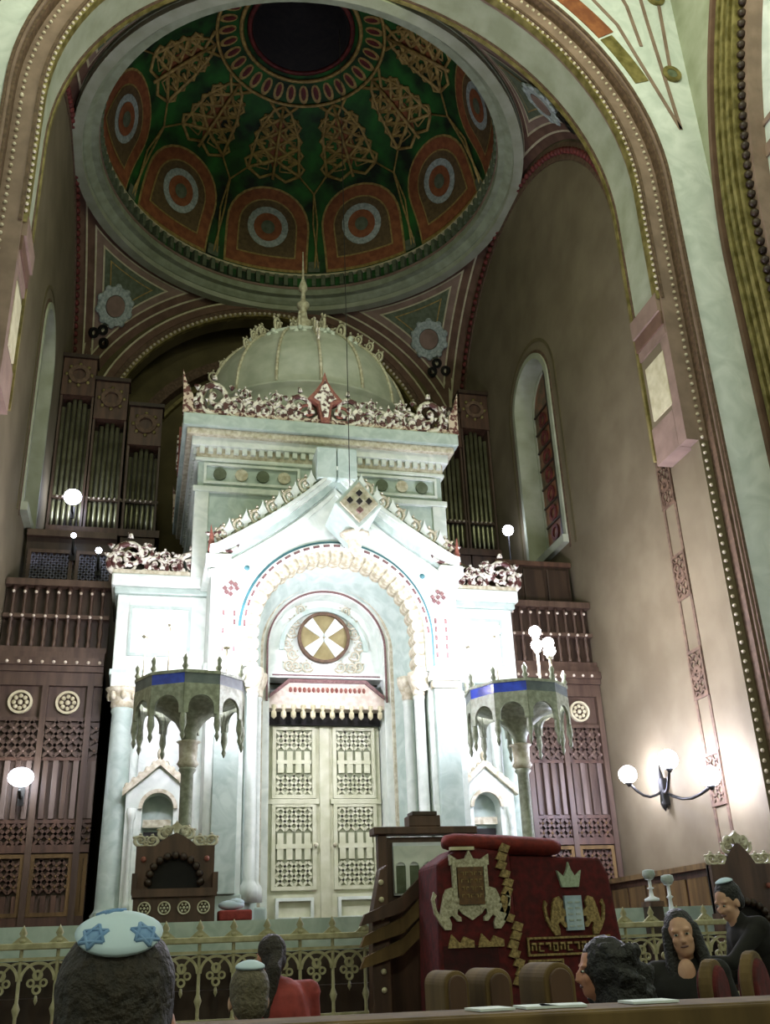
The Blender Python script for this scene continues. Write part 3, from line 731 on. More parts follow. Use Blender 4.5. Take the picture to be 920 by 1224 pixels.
    pal=palmette_mb(1.0,1.0,.1).build('cresting_palmette',GILTR,A); small=palmette_mb(.42,.4,.05).build('cresting_palmette',MOTT,A)
    small2=palmette_mb(.42,.3,.05).build('gable_crocket',ARK,A); curl=scroll_mb(.2,.05).build('gable_crocket',GILT,A)
    firsts={}
    def pl(o,name,M):
        if o.name not in firsts: o.matrix_basis=M; firsts[o.name]=1
        else: put(o,name,M,A)
    for side in range(4):
        Rm=T((0,18.95,0))@RZ(pi/2*side)
        if side==2: continue
        b=Rm@T((0,-2.6,10.6))@SC(1,1,1.15)
        pl(pal,'cresting_palmette',b)
        P(MB(b).prism([(-.05,.1),(.05,.1),(.1,.4),(.22,.46),(.12,.58),(0,.82),(-.12,.58),(-.22,.46),(-.1,.4)],-.13,.13),'palmette_heart',MOTT)
        for s in (-1,1):
            for x,sc_,o in ((.45,1.0,sB),(.86,.9,sR),(1.12,1.0,sR),(1.42,.95,sR),(1.7,1.05,sR),(2.1,1.15,sB),(2.42,.9,sR)):
                pl(o,'cresting_scroll',b@T((s*x,0,0))@SC(s*sc_,1,sc_))
            for x in (.66,1.28,1.9): pl(small,'cresting_palmette',b@T((s*x,-.02,.05)))
            put(sR,'cresting_scroll',b@T((s*.95,0,.32))@SC(-s*.6,1,.6),A); put(sR,'cresting_scroll',b@T((s*1.55,0,.34))@SC(-s*.6,1,.6),A)
        mb=MB(b); mb.box(-2.62,2.62,-.04,.06,0,.09); P(mb,'cresting_base',MOTR)
    for sx in (-1,1):
        for sy in (-1,1):
            P(MB(T((sx*2.6,18.95+sy*2.6,10.6))).prism([(-.1,0),(.1,0),(.1,.4),(.13,.95),(.03,.6),(-.08,.4)] if sx>0 else [(-.1,0),(.1,0),(.08,.4),(-.03,.6),(-.13,.95),(-.1,.4)],-.06,.06),'corner_horn',MOTR)
    # wing crestings
    for s in (-1,1):
        for x,sc_,o in ((3.45,1.15,sB),(3.0,1.0,sR),(2.66,.95,sR),(2.38,1.3,sR),(3.62,1.2,sR)):
            pl(o,'cresting_scroll',T((s*x,16.66,7.45))@SC(s*sc_,1,sc_))
        put(sR,'cresting_scroll',T((s*3.22,16.66,7.75))@SC(-s*.8,1,.7),A); put(sR,'cresting_scroll',T((s*2.85,16.66,7.7))@SC(s*.7,1,.6),A)
        P(MB().box(*sorted((s*2.25,s*3.72)),16.6,16.72,7.45,7.53),'cresting_base',GILT)
        # gable crockets
        for k in range(6):
            x=s*(.45+1.4*k/5); pl(small2,'gable_crocket',T((x,15.3,gable(x)+.17))@SC(.9,1,1.0)); pl(curl,'gable_crocket',T((x+s*.08,15.3,gable(x)+.15))@SC(s*.7,1,.75))
        pl(sB,'eaves_scroll',T((s*1.95,15.3,7.42))@SC(s*.8,1,.7)); P(MB(T((s*2.12,15.3,7.4))).prism([(-.07,0),(.07,0),(.03*s,.5)],-.06,.06),'eaves_horn',GILTR)
    return A
ark()
# ---------------------------------------------------------------- pixel helper (photo pixel -> point on a known plane)
_cm=S_.camera.matrix_world.to_3x3()
def px(x,y,axis,val):
    d=_cm@Vector(((x-460)/1170,-(y-612)/1170,-1)); C=Vector((-3,0,1.25)); t=(val-C[axis])/d[axis]; return C+d*t
# ================================================================ GALLERY, SCREENS, ORGAN
def gallery():
    fl=struct('gallery_floor','wooden floor of the organ gallery')
    MB().box(-5.55,5.55,19.1,24.9,5.85,6.1).build('floor_slab',WOODD,fl)
    for s in (-1,1):
        sd='left' if s<0 else 'right'
        def bx(x0,x1,*r):
            a,b=sorted((s*x0,s*x1)); return MB().box(a,b,*r)
        bx(3.8,5.55,17.3,19.1,5.85,6.1).build('floor_slab',WOODD,fl)
        # screen
        t=thing('choir_screen','dark wooden lattice screen with pale rosettes %s'%('left of the white ark' if s<0 else 'right of the white ark'),'screen',(s*4.6,17.4,1.65))
        bx(3.78,5.55,17.42,17.5,1.65,5.85).build('back_board',WOODM,t)
        for z0,z1,d in ((5.62,5.85,.08),(5.85,5.95,.14),(5.95,6.08,.2),(6.08,6.2,.12),(5.02,5.08,.05),(4.36,4.42,.04),(3.36,3.42,.04),(2.9,3.02,.08),(1.65,1.95,.06)):
            bx(3.78,5.56,17.4-d,17.5,z0,z1).build('rail',WOODM if z0>5 else WOOD,t)
        mb=MB(); mb.beads([(s*(3.85+.19*k),17.2,6.0) for k in range(9)],.03); mb.build('bead_row',BEAD,t,kind='stuff')
        ros=rosette_mb(.2,y0=-.05,y1=.02).build('rosette',CREAM,t)
        for i,x in enumerate((5.1,4.33)):
            M=T((s*x,17.4,5.34))
            if i==0: ros.matrix_basis=M
            else: put(ros,'rosette',M,t)
        for x in (3.97,4.71,5.5):
            bx(x-.05,x+.05,17.3,17.45,1.65,5.62).build('post',WOODM,t)
        for x0,x1 in ((4.76,5.44),(4.02,4.66),(3.79,3.92)):
            a,b=sorted((s*x0,s*x1))
            for z0,z1,p,th in ((4.42,5.02,.19,.05),(3.02,3.36,.17,.05),(2.3,2.8,.16,.045)):
                mb=MB(); lattice(mb,a,b,z0,z1,p,th,17.34,17.42); mb.build('lattice_panel',WOOD if z0<4 else WOODM,t)
                mb=MB(); i=0
                zz=z0+p/2
                while zz<z1:
                    xx=a+p/2+(i%2)*0
                    while xx<b:
                        mb.ball((xx,17.36,zz),.032,6,4); xx+=p
                    zz+=p; i+=1
                mb.build('lattice_studs',MAUVE if z0>3.5 else OAK,t,kind='stuff')
            n=max(2,int((b-a)/.16))
            for k in range(n):
                x=a+(b-a)*(k+.5)/n; MB().box(x-.045,x+.045,17.34,17.42,3.42,4.36).build('slat',mat('faded_mauve_wood','#6f5f54','#5a4b42',.5,scale=9,kind='wood') if k%2 else WOODM,t,bevel=.01)
                MB().box(x-.04,x+.04,17.36,17.42,1.95,2.26).build('slat',WOOD,t)
            MB().frame(a+.0,b,1.95,2.88,.06,17.33,17.43).build('panel_frame',OAK,t)
        # balustrade
        g=thing('gallery_balustrade','brown turned balustrade of the gallery %s'%('left of the ark, below the organ lamps' if s<0 else 'right of the ark'),'balustrade',(s*4.6,17.4,6.2))
        bx(3.76,5.56,17.32,17.48,6.2,6.3).build('bottom_rail',WOODM,g); bx(3.76,5.56,17.34,17.46,6.83,6.9).build('middle_rail',WOODM,g); bx(3.76,5.56,17.3,17.5,7.42,7.54).build('top_rail',WOODM,g)
        bal=MB().lathe([(.04,0),(.04,.08),(.025,.14),(.05,.3),(.025,.46),(.04,.5),(.035,.66),(.025,.8),(.03,.95),(.04,1.05),(.04,1.12)],(0,0,0),8).build('baluster',WOODM,g)
        for k in range(9):
            M=T((s*(3.9+.19*k),17.4,6.3))
            if k==0: bal.matrix_basis=M
            else: put(bal,'baluster',M,g)
        mb=MB(); mb.beads([(s*(3.9+.19*k),17.33,z) for k in range(9) for z in (6.86,7.3)],.03); mb.build('bead_row',BEAD,g,kind='stuff')
        bx(3.76,5.56,17.5,17.56,6.3,7.42).build('backing_board',WOODD,g)
        if s>0:
            c=thing('gallery_cabinet','plain dark brown panelled desk on the gallery right of the ark','desk',(4.6,17.9,7.5))
            bx(3.8,5.4,17.75,18.4,6.1,8.45).build('cabinet_body',WOODD,c); bx(3.78,5.44,17.7,18.45,8.45,8.55).build('cabinet_top',WOOD,c)
            for k in range(3): bx(3.84+.52*k,4.3+.52*k,17.7,17.76,7.6,8.38).build('cabinet_panel',WOODD,c,bevel=.02)
        else:
            c=thing('gallery_grille','dark lattice grille of the organ case above the left balustrade','grille',(-4.6,18.6,6.1))
            MB().box(-5.5,-3.8,18.82,18.9,6.1,9.0).build('grille_board',WOODD,c)
            for x0,x1 in ((-5.45,-4.6),(-4.55,-3.82)):
                mb=MB(); lattice(mb,x0,x1,7.7,8.6,.11,.03,18.77,18.82); mb.build('lattice_panel',mat('grille_grey','#6a6a78','#4d4d58',.4),c); MB().frame(x0,x1,7.62,8.68,.07,18.74,18.82).build('grille_frame',WOODM,c)
            MB().box(-5.5,-3.8,18.7,18.92,8.95,9.08).build('grille_cap',WOODM,c)
        # organ case
        o=thing('organ_case','tall stepped organ case with metal pipes %s'%('on the left of the shrine' if s<0 else 'on the right, partly hidden by the shrine'),'organ',(s*4.3,22.2,6.1))
        bx(3.0,5.54,21.9,23.2,6.1,9.3).build('case_base',WOODD,o); bx(2.98,5.54,21.8,23.2,10.32,10.5).build('case_shelf',WOOD,o); bx(3.0,5.54,22.3,23.2,9.3,10.32).build('case_back',WOODD,o)
        for i,(x,zt) in enumerate(((5.18,14.9),(4.36,14.3),(3.5,13.65))):
            mb=MB(); mb.archwall(*sorted((s*(x-.42),s*(x+.36))),9.3,10.32,s*(x-.03),.3,9.75,21.85,22.0,20); mb.build('case_arch',WOOD,o)
            MB().arc(.3,.35,21.8,21.86,s*(x-.03),9.75,0,pi,20).build('arch_trim',OLIVE,o)
            bx(x-.42,x+.36,22.35,23.2,10.5,zt).build('tower_back',WOODD,o)
            for q in (-.42,.32): bx(x+q,x+q+.05,21.95,22.4,10.5,zt-.25).build('tower_post',WOODM,o)
            h=bx(x-.42,x+.37,21.9,22.4,zt-.85,zt+.25); hd=h.build('tower_head',WOOD,o)
            MB(T((s*(x-.03),21.88,zt-.28))).arc(.16,.26,-.05,.02,0,0,0,2*pi,20).build('head_rosette',BROWN,hd)
            mb=MB()
            for k in range(8): mb.ball((s*(x-.03)+.3*cos(k*pi/4),21.88,zt-.28+.3*sin(k*pi/4)),.05,6,4)
            mb.build('head_leaves',OLIVE,hd)
            bx(x-.46,x+.4,21.82,22.4,zt+.2,zt+.3).build('head_cornice',WOODD,hd)
            for k in range(6):
                xx=s*(x-.34+.125*k); top=zt-.75-.14*abs(k-2.5)
                MB().lathe([(.012,0),(.05,.35),(.05,top-10.5)],(xx,22.15,10.5),10).build('pipe',PIPE,o)
        bx(3.05,5.5,22.02,22.1,11.28,11.36).build('pipe_rail',WOODM,o)
        mb=MB(); mb.beads([(s*(3.1+.12*k),22.0,11.33) for k in range(20)],.035); mb.build('rail_studs',BEAD,o,kind='stuff')
gallery()
# ================================================================ LAMPS
def lamp_mat(name,c,e): return mat(name,c,c,.3,emit=e)
LM_C=lamp_mat('opal_glass_candelabrum','#f0ecff',470); LM_S=lamp_mat('opal_glass_sconce','#dde0ff',200)
LM_W=lamp_mat('opal_glass_screen','#e8efff',25); LM_O=lamp_mat('opal_glass_organ','#dfe6ff',25)
def candelabrum(s):
    cx,cy=s*2.42,13.8
    t=thing('lamp_standard','tall bronze candelabrum with a crown of pointed arches %s'%('left of the ark doors' if s<0 else 'right of the ark doors'),'lamp stand',(cx,cy,1.65),'candelabra flanking the ark doors')
    MB().lathe([(.3,0),(.3,.12),(.2,.2),(.14,.4),(.09,.5),(.085,1.9),(.12,1.95),(.1,2.0)],(cx,cy,1.65),14).build('stem',BRONZE,t)
    MB().lathe([(.1,3.62),(.15,3.68),(.12,3.74),(.13,3.95),(.17,3.98),(.1,4.0)],(cx,cy,0),12).build('stem_capital',GILT,t)
    n=10; R=.74
    mb=MB()
    mb.lathe([(.09,3.98),(.11,4.1),(.2,4.25),(.42,4.42),(.66,4.5),(.66,4.54),(.05,4.54)],(cx,cy,0),20); mb.build('fan_bowl',BRONZE,t)
    h=R*math.tan(pi/n)
    for k in range(n):
        a=2*pi*k/n+pi/n*.5
        M=T((cx,cy,0))@RZ(a)@T((0,-R*cos(pi/n)*1.02,0))
        MB(M).archwall(-h*.98,h*.98,4.22,4.62,0,h*.72,4.3,-.02,.02,12).build('crown_arch',BRONZE,t)
        MB(M).box(-h*.98,h*.98,-.015,.015,4.62,4.76).build('crown_panel',BLUEG if (s<0 and k in(9,)) or (s>0 and k in (8,9)) else mat('slate_panel','#6f7a78','#566062',.5),t)
        MB(M).box(-h,h,-.03,.03,4.76,4.8).build('crown_rail',BRONZE,t)
        b=a+pi/n; X,Y=cx+R*sin(b)*1.0,cy-R*cos(b)
        MB().lathe([(.005,3.86),(.035,3.93),(.02,3.98),(.05,4.08),(.04,4.2),(.028,4.25),(.028,4.82),(.05,4.85),(.025,4.9),(.045,4.96),(.005,5.04)],(X,Y,0),8).build('crown_pinnacle',BRONZE,t)
    for q,(dx,dy,z) in enumerate(((.33,-.2,5.68),(.66,.1,5.6),(.45,-.4,5.32),(-.33,-.2,5.68),(-.66,.1,5.6),(.55,.3,5.62))):
        X,Y=cx+dx*1,cy+dy
        st=MB().tube([(X,Y,4.52),(X,Y,z-.08)],.018,6).build('lamp_stem',GILT,t)
        MB().lathe([(.05,-.12),(.06,-.08),(.03,-.06)],(X,Y,z),8).build('lamp_cup',GILT,st)
        MB().ball((X,Y,z),.09,14,10).build('globe',LM_C,st)
for s in (-1,1): candelabrum(s)
def sconce():
    b=px(797,945,0,5.58); t=thing('wall_sconce','black iron wall sconce with three glowing globes on the right wall','lamp',tuple(b))
    MB(T(b)).lathe([(.1,0),(.12,.05),(.05,.08)],(0,0,0),10).build('back_boss',IRON,t) if False else MB().box(5.46,5.575,b.y-.07,b.y+.07,b.z-.25,b.z+.2).build('back_plate',IRON,t,bevel=.02)
    for (x,y,X) in ((750,926,5.05),(798,908,4.95),(848,928,5.05)):
        g=px(x,y,0,X)
        pts=[(5.5,b.y,b.z)]+[(5.5+(g.x-5.5)*k/5, b.y+(g.y-b.y)*k/5, b.z+(g.z-.14-b.z)*k/5-.16*sin(pi*k/5)) for k in range(1,6)]
        a=MB().tube(pts,.025,6).build('sconce_arm',IRON,t)
        MB().lathe([(.02,-.2),(.07,-.13),(.04,-.1)],tuple(g),10).build('lamp_cup',IRON,a); MB().ball(tuple(g),.15,14,10).build('globe',LM_S,a)
    MB().lathe([(.0,-.34),(.03,-.3),(.07,-.22),(.03,-.15)],(5.5,b.y,b.z),8).build('drop',IRON,t); MB().lathe([(.03,.1),(.05,.2),(.0,.45)],(5.5,b.y,b.z),8).build('spike',IRON,t)
sconce()
def small_lamp(x,y,Yw,r,m,label,drop):
    g=px(x,y,1,Yw-.35); t=thing('globe_lamp',label,'lamp',(g.x,Yw,g.z-.2))
    a=MB().tube([(g.x,Yw,g.z-.25),(g.x,Yw-.2,g.z-.3),(g.x,Yw-.35,g.z-r)],.025,6).build('arm',IRON,t)
    MB().box(g.x-.05,g.x+.05,Yw-.04,Yw,g.z-.4,g.z-.1).build('back_plate',IRON,t)
    MB().ball((g.x,Yw-.35,g.z),(r,r,r*drop),14,10).build('globe',m,t)
small_lamp(25,929,17.26,.2,LM_W,'glowing flattened globe lamp on the left choir screen',.75)
small_lamp(87,594,21.8,.2,LM_O,'glowing globe lamp in front of the left organ pipes',.9)
g=px(607,634,1,20.2); t=thing('globe_lamp','glowing globe lamp on a pole in front of the right organ pipes','lamp',(g.x,20.2,6.1))
MB().lathe([(.14,0),(.14,.05),(.03,.1),(.02,g.z-6.1)],(g.x,20.2,6.1),10).build('pole',IRON,t); MB().ball(tuple(g),.13,14,10).build('globe',LM_O,t)
small_lamp(118,658,18.7,.06,LM_O,'small bright lamp on the dark grille left of the ark',1.)
small_lamp(88,640,18.7,.05,LM_O,'small reading lamp at the top of the dark grille',1.)
def cord():
    p=px(418,585,1,14.8); q=px(413,340,1,14.8)
    tag(MB().tube([tuple(p),tuple((p+q)/2),(q.x,q.y,19.6)],.008,5).build('hanging_cord',IRON),'thin dark cord hanging in front of the upper shrine','cord')
cord()
# ================================================================ FURNITURE ON THE PODIUM
def stall(cx,cy,z0,w,h,label,group=None):
    t=thing('cantor_stall',label,'stall',(cx,cy,z0),group)
    hw=w/2
    def top(x): 
        q=abs(x-cx)/hw; return z0+h*(.8 if q>.5 else .8+.14*(1-q/.5)**.7)
    MB().archwall(cx-hw,cx+hw,z0+h*.33,top,cx,hw*.66,z0+h*.42,cy,cy+.1,24).build('arched_back',WOOD,t)
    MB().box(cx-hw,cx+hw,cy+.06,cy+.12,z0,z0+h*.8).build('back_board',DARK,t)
    lb=MB()
    for k in range(11):
        a=pi*k/10; lb.ball((cx+hw*.66*cos(a),cy,z0+h*.42+hw*.66*sin(a)),.05,6,5)
    lb.build('arch_cusps',WOODD,t)
    MB().box(cx-hw-.02,cx+hw+.02,cy-.35,cy+.1,z0+h*.26,z0+h*.34).build('seat_board',WOOD,t)
    MB().box(cx-hw,cx+hw,cy-.3,cy+.08,z0,z0+h*.26).build('base_panel',WOOD,t)
    for k in range(4):
        x=cx-hw*.72+hw*1.44*k/3; r=rosette_mb(.075,y0=-.03,y1=.01,n=6); r.M=None
        o=r.build('rosette',GILT,t); o.matrix_basis=T((x,cy-.31,z0+h*.15))
    for s in (-1,1):
        MB().box(cx+s*hw-.03,cx+s*hw+.03,cy-.3,cy+.1,z0+h*.3,z0+h*.5).build('arm_board',WOOD,t)
        MB().ball((cx+s*hw*.8,cy-.02,z0+h*.66),.035,8,6).build('stud',GILTR,t)
    sc=scroll_mb(.085,.028)
    for i,(x,sg,k) in enumerate(((-.9,-1,.8),(-.62,1,.75),(-.3,-1,.85),(.3,1,.85),(.62,-1,.75),(.9,1,.8))):
        o=scroll_mb(.085,.028).build('crest_scroll',GILT,t); o.matrix_basis=T((cx+x*hw,cy+.03,top(cx+x*hw)))@SC(sg,1,k)
    o=palmette_mb(.16,.3,.03).build('crest_palmette',GILT,t); o.matrix_basis=T((cx,cy+.03,z0+h*.93))
stall(-2.55,12.98,1.65,.95,1.12,'brown arched wooden stall with cream scroll crest left of the ark doors','arched wooden stalls')
stall(4.27,11.5,.6,.82,1.86,'brown arched wooden stall with cream scroll crest by the right wall','arched wooden stalls')
def red_table():
    t=thing('draped_table','small red draped table beside the left wooden stall','table',(-1.8,13.5,1.65))
    MB().box(-2.02,-1.62,12.75,13.02,1.66,1.78).build('red_drape',REDC,t,bevel=.02)
    for x in (-1.99,-1.65): MB().box(x-.02,x+.02,12.8,12.84,1.65,1.7).build('leg',WOODD,t)
    mb=MB(); mb.ball((-1.86,12.9,1.84),(.16,.1,.06),14,8); mb.ball((-1.8,12.9,1.87),(.1,.08,.05),12,6)
    tag(mb.build('folded_cloth',KIPPA),'bundle of pale blue cloth lying on the small red table','cloth')
red_table()
def dado():
    t=thing('wall_bench','long low brown wooden bench back along the right wall','bench',(5.3,14.6,1.3))
    MB().box(5.2,5.55,13.1,17.2,.6,2.2).build('bench_back',WOOD,t); MB().box(5.1,5.56,13.05,17.25,2.2,2.28).build('bench_rail',OAK,t)
    for k in range(6): MB().box(5.17,5.2,13.2+.66*k,13.78+.66*k,1.2,2.1).build('bench_panel',OAK,t,bevel=.01)
dado()
def railing(x0,x1,label):
    y=11.15; n=int(round((x1-x0)/.34)); d=(x1-x0)/n
    t=thing('altar_railing',label,'railing',((x0+x1)/2,y,.6))
    MB().box(x0,x1,y-.05,y+.05,1.4,1.46).build('top_rail',RAILM,t,bevel=.01); MB().box(x0,x1,y-.03,y+.03,.66,.7).build('bottom_rail',RAILM,t)
    MB().box(x0,x1,y-.03,y+.03,1.3,1.33).build('middle_rail',RAILM,t)
    post=MB().lathe([(.03,0),(.03,.08),(.018,.12),(.018,.2),(.04,.27),(.018,.33),(.018,.8),(.03,.84),(.018,.9)],(0,0,0),8).build('post',RAILM,t)
    fin=MB(); fin.lathe([(.03,0),(.04,.03),(.015,.05),(.04,.09),(.0,.17)],(0,0,0),8); fin.prism([(-.1,.0),(.1,.0),(.04,.05),(0,.08),(-.04,.05)],-.02,.02); fin=fin.build('finial',RAILM,t)
    arch=MB(); arch.arc(d*.42,d*.5,-.02,.02,0,1.12,0,pi,14)
    for s in (-1,1): arch.arc(d*.44,d*.5,-.015,.015,s*d*.5,1.12,pi/2 if s>0 else 0,pi if s>0 else pi/2,8)
    arch.M=None; arch=arch.build('arch',RAILM,t)
    ros=MB()
    for dx,dz,r in ((0,1.17,.05),(-.06,1.1,.04),(.06,1.1,.04),(0,1.04,.045)): ros.arc(r*.5,r,-.02,.02,dx,dz,0,2*pi,12)
    ros.lathe([(.0,.9),(.02,.94),(.012,.99)],(0,0,0),6); ros=ros.build('pendant_rosette',RAILM,t)
    for k in range(n+1):
        M=T((x0+d*k,y,.6)); F=T((x0+d*k,y,1.46))
        if k==0: post.matrix_basis=M; fin.matrix_basis=F
        else: put(post,'post',M,t); put(fin,'finial',F,t)
        if k<n:
            M=T((x0+d*(k+.5),y,0))
            if k==0: arch.matrix_basis=M; ros.matrix_basis=M
            else: put(arch,'arch',M,t); put(ros,'pendant_rosette',M,t)
railing(-5.1,.1,'pale cream pointed-arch railing in front of the ark doors and left stall')
railing(2.1,3.8,'pale cream pointed-arch railing right of the red velvet desk')
def lectern():
    t=thing('prayer_lectern','tall carved wooden lectern with a white panel behind the red desk','lectern',(.1,11.0,.6))
    y=10.9
    for x in (-.42,.56): MB().box(x-.05,x+.05,y,y+.12,.6,2.42).build('post',WOOD,t,bevel=.01)
    MB().box(-.52,.66,y-.05,y+.2,2.42,2.5).build('cornice',WOOD,t,bevel=.01); MB().box(-.12,.24,y-.04,y+.18,2.5,2.62).build('cornice_block',WOOD,t,bevel=.01); MB().box(-.08,.2,y-.05,y+.18,2.62,2.66).build('cornice_block',WOODD,t)
    MB().box(-.42,.56,y+.06,y+.1,.6,2.4).build('back_board',WOOD,t)
    pn=MB().box(-.3,.46,y+.02,y+.06,1.8,2.34).build('white_panel',PAPER,t)
    for k in range(5): MB().archwall(-.3+.152*k,-.148+.152*k,1.82,2.3,-.224+.152*k,.055,2.08,y+.0,y+.02,10).build('panel_arch',ARK,pn); MB().box(-.28+.152*k,-.17+.152*k,y+.012,y+.02,1.82,2.1).build('panel_arch_field',PGREEN,pn)
    # sloping handrail boards on the left
    for k,(z0,z1) in enumerate(((1.62,1.75),(1.42,1.55),(1.22,1.35))):
        MB().prism([(-.75+.1*k*0,z0-.12),(-.7,z1-.14),(-.3,z1+.02),(-.02,z1+.28),(-.02,z0+.24),(-.3,z0-.0)],y-.3+.02*k,y-.22+.02*k).build('carved_brace',OAK if k else WOOD,t)
    MB().prism([(-.62,.6),(-.42,.6),(-.42,2.1),(-.5,2.05),(-.6,1.6)],y-.2,y).build('side_board',WOOD,t,bevel=.01)
    mb=MB()
    for k in range(7): mb.ball((-.5,y-.21,.9+.17*k),.03,6,5)
    mb.build('board_studs',CREAM,t,kind='stuff')
lectern()
LION=[(0,0),(.08,0),(.09,.06),(.06,.12),(.1,.14),(.17,.08),(.22,.08),(.22,.12),(.17,.15),(.18,.2),(.25,.2),(.27,.24),(.2,.27),(.16,.3),(.18,.36),(.12,.42),(.04,.4),(.0,.34),(-.03,.24),(-.06,.14),(-.1,.2),(-.12,.3),(-.09,.34),(-.13,.38),(-.16,.3),(-.13,.16),(-.06,.06)]
def bima():
    Y=9.85
    t=thing('reading_desk','large reading desk draped in dark red embroidered velvet','desk',(.8,Y+.4,.6))
    MB().prism([(.62,.62),(1.62,.62),(1.76,1.3),(1.7,1.9),(1.62,2.06),(.62,2.1)],Y,Y+.65).build('velvet_drape',VELVET,t,bevel=.03)
    MB().prism([(-.2,.62),(.62,.62),(.6,2.12),(.1,2.18),(-.16,2.02)],Y-.12,Y+.6).build('hanging_velvet',VELVET,t,bevel=.03)
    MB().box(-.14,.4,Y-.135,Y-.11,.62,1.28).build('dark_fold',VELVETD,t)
    MB().lathe([(.0,-.62),(.08,-.6),(.11,-.5),(.12,0),(.11,.5),(.08,.6),(0,.62)],(0,0,0),16).build('velvet_bolster',mat('rust_velvet','#7d2418','#5c160f',.85,scale=14,bump=.2),t).matrix_basis=T((.58,Y+.05,2.2))@Matrix.Rotation(pi/2+.06,4,'Y')@SC(.8,1.6,1)
    MB().box(-.02,.22,Y-.16,Y-.1,2.14,2.17).build('bolster_strip',CREAM,t)
    yf=Y-.15
    # shield
    fr=MB(); fr.frame(-.02,.34,1.66,2.02,.04,yf-.02,yf+.04); fr.prism([(-.02,1.66),(.34,1.66),(.26,1.56),(.16,1.5),(.06,1.56)],yf-.0,yf+.04)
    fr.prism([(-.04,2.0),(.36,2.0),(.36,2.1),(.28,2.05),(.2,2.06),(.16,2.14),(.12,2.06),(.04,2.05),(-.04,2.1)],yf-.015,yf+.04); fr.build('shield_frame',EMBW,t)
    MB().box(.03,.29,yf-.025,yf,1.64,1.98).build('shield_plaque',mat('brown_plaque','#6b4a22','#4b3115',.6,scale=18),t)
    for k in range(4):
        for j in range(5): 
            x=.06+.045*j; z=1.7+.068*k
            mb=MB(); mb.box(x,x+.03,yf-.032,yf-.024,z+.025,z+.032)
            mb.box(x+(.022 if (j+k)%2 else 0),x+(.03 if (j+k)%2 else .008),yf-.032,yf-.024,z,z+.03); mb.build('plaque_letter',EMB,t)
    for s,x in ((1,-.12),(-1,.44)):
        MB(T((x,0,1.42))@SC(s*.75,1,.9)).prism(LION,yf-.01,yf+.03).build('embroidered_lion',EMBW,t)
    for x in (-.1,.2): MB().prism([(x,1.26),(x+.26,1.26),(x+.26,1.32),(x+.16,1.36),(x+.12,1.3),(x+.04,1.38)],yf-.005,yf+.03).build('embroidered_leaf',EMB,t)
    mb=MB()
    for k in range(16):
        z=.95+.08*k; x=.52+.03*sin(k*1.3)+(.06 if k<7 else 0); mb.prism([(x-.06,z-.02),(x+.03,z-.045),(x+.06,z+.02),(x-.02,z+.05)],yf-.01,yf+.03)
    mb.build('gold_border',EMB,t)
    # main drape embroidery
    yg=Y-.03
    MB().prism([(1.16,1.78),(1.34,1.78),(1.38,1.94),(1.31,1.88),(1.27,1.95),(1.25,2.02),(1.23,1.95),(1.19,1.88),(1.12,1.94)],yg-.01,yg+.03).build('embroidered_crown',mat('pale_green_embroidery','#a9b79f','#8d9b83',.6,scale=40),t)
    tb=MB().box(1.17,1.35,yg-.015,yg+.03,1.38,1.7).build('embroidered_tablets',mat('pale_blue_silk','#b4c6d0','#98aebc',.6,scale=12),t)
    for k in range(5):
        for x in (1.195,1.275): MB().box(x,x+.05,yg-.022,yg-.014,1.41+.055*k,1.425+.055*k).build('tablet_line',DGREY,tb)
    for s,x in ((1,1.04),(-1,1.5)): MB(T((x,0,1.34))@SC(s*.62,1,.85)).prism(LION,yg-.01,yg+.03).build('embroidered_lion',EMB,t)
    for z0,x1 in ((1.16,1.62),(.96,1.1)):
        MB().frame(.74,x1,z0,z0+.17,.02,yg-.005,yg+.03).build('text_border',EMB,t)
        k=0; x=.78
        while x<x1-.08:
            mb=MB(); mb.box(x,x+.05,yg-.01,yg+.03,z0+.1,z0+.12)
            q=k%4
            if q!=1: mb.box(x+.038,x+.05,yg-.01,yg+.03,z0+.05,z0+.1)
            if q!=2: mb.box(x,x+.012,yg-.01,yg+.03,z0+.05,z0+.09)
            if q in (1,3): mb.box(x,x+.05,yg-.01,yg+.03,z0+.04,z0+.052)
            mb.build('embroidered_letter',EMB,t); x+=.075; k+=1
bima()
def candlestick(x,y,h,label):
    p=px(x,y,1,11.6); 
    t=thing('candlestick',label,'candlestick',(p.x,11.6,p.z-h))
    MB().lathe([(.09,0),(.09,.03),(.03,.06),(.02,h*.45),(.045,h*.5),(.02,h*.55),(.02,h*.8),(.05,h*.84)],(p.x,11.6,p.z-h),10).build('candle_stem',PAPER,t)
    MB().lathe([(.05,0),(.08,.05),(.07,.1),(.04,.11)],(p.x,11.6,p.z-h*.16),10).build('candle_cup',DGREY,t)
    st=thing('lamp_plinth','brown wooden plinth under the candlestick %s'%('nearer the red desk' if x<790 else 'nearer the right stall'),'plinth',(p.x,11.6,.6))
    MB().box(p.x-.08,p.x+.08,11.5,11.7,.6,p.z-h-.06).build('plinth_body',WOODD,st); MB().box(p.x-.09,p.x+.09,11.48,11.72,p.z-h-.06,p.z-h).build('plinth_cap',WOOD,st)
candlestick(775,1046,.3,'short pale candlestick nearer the red desk, against the right wall')
candlestick(797,1050,.42,'tall pale candlestick with cup beside the right stall')
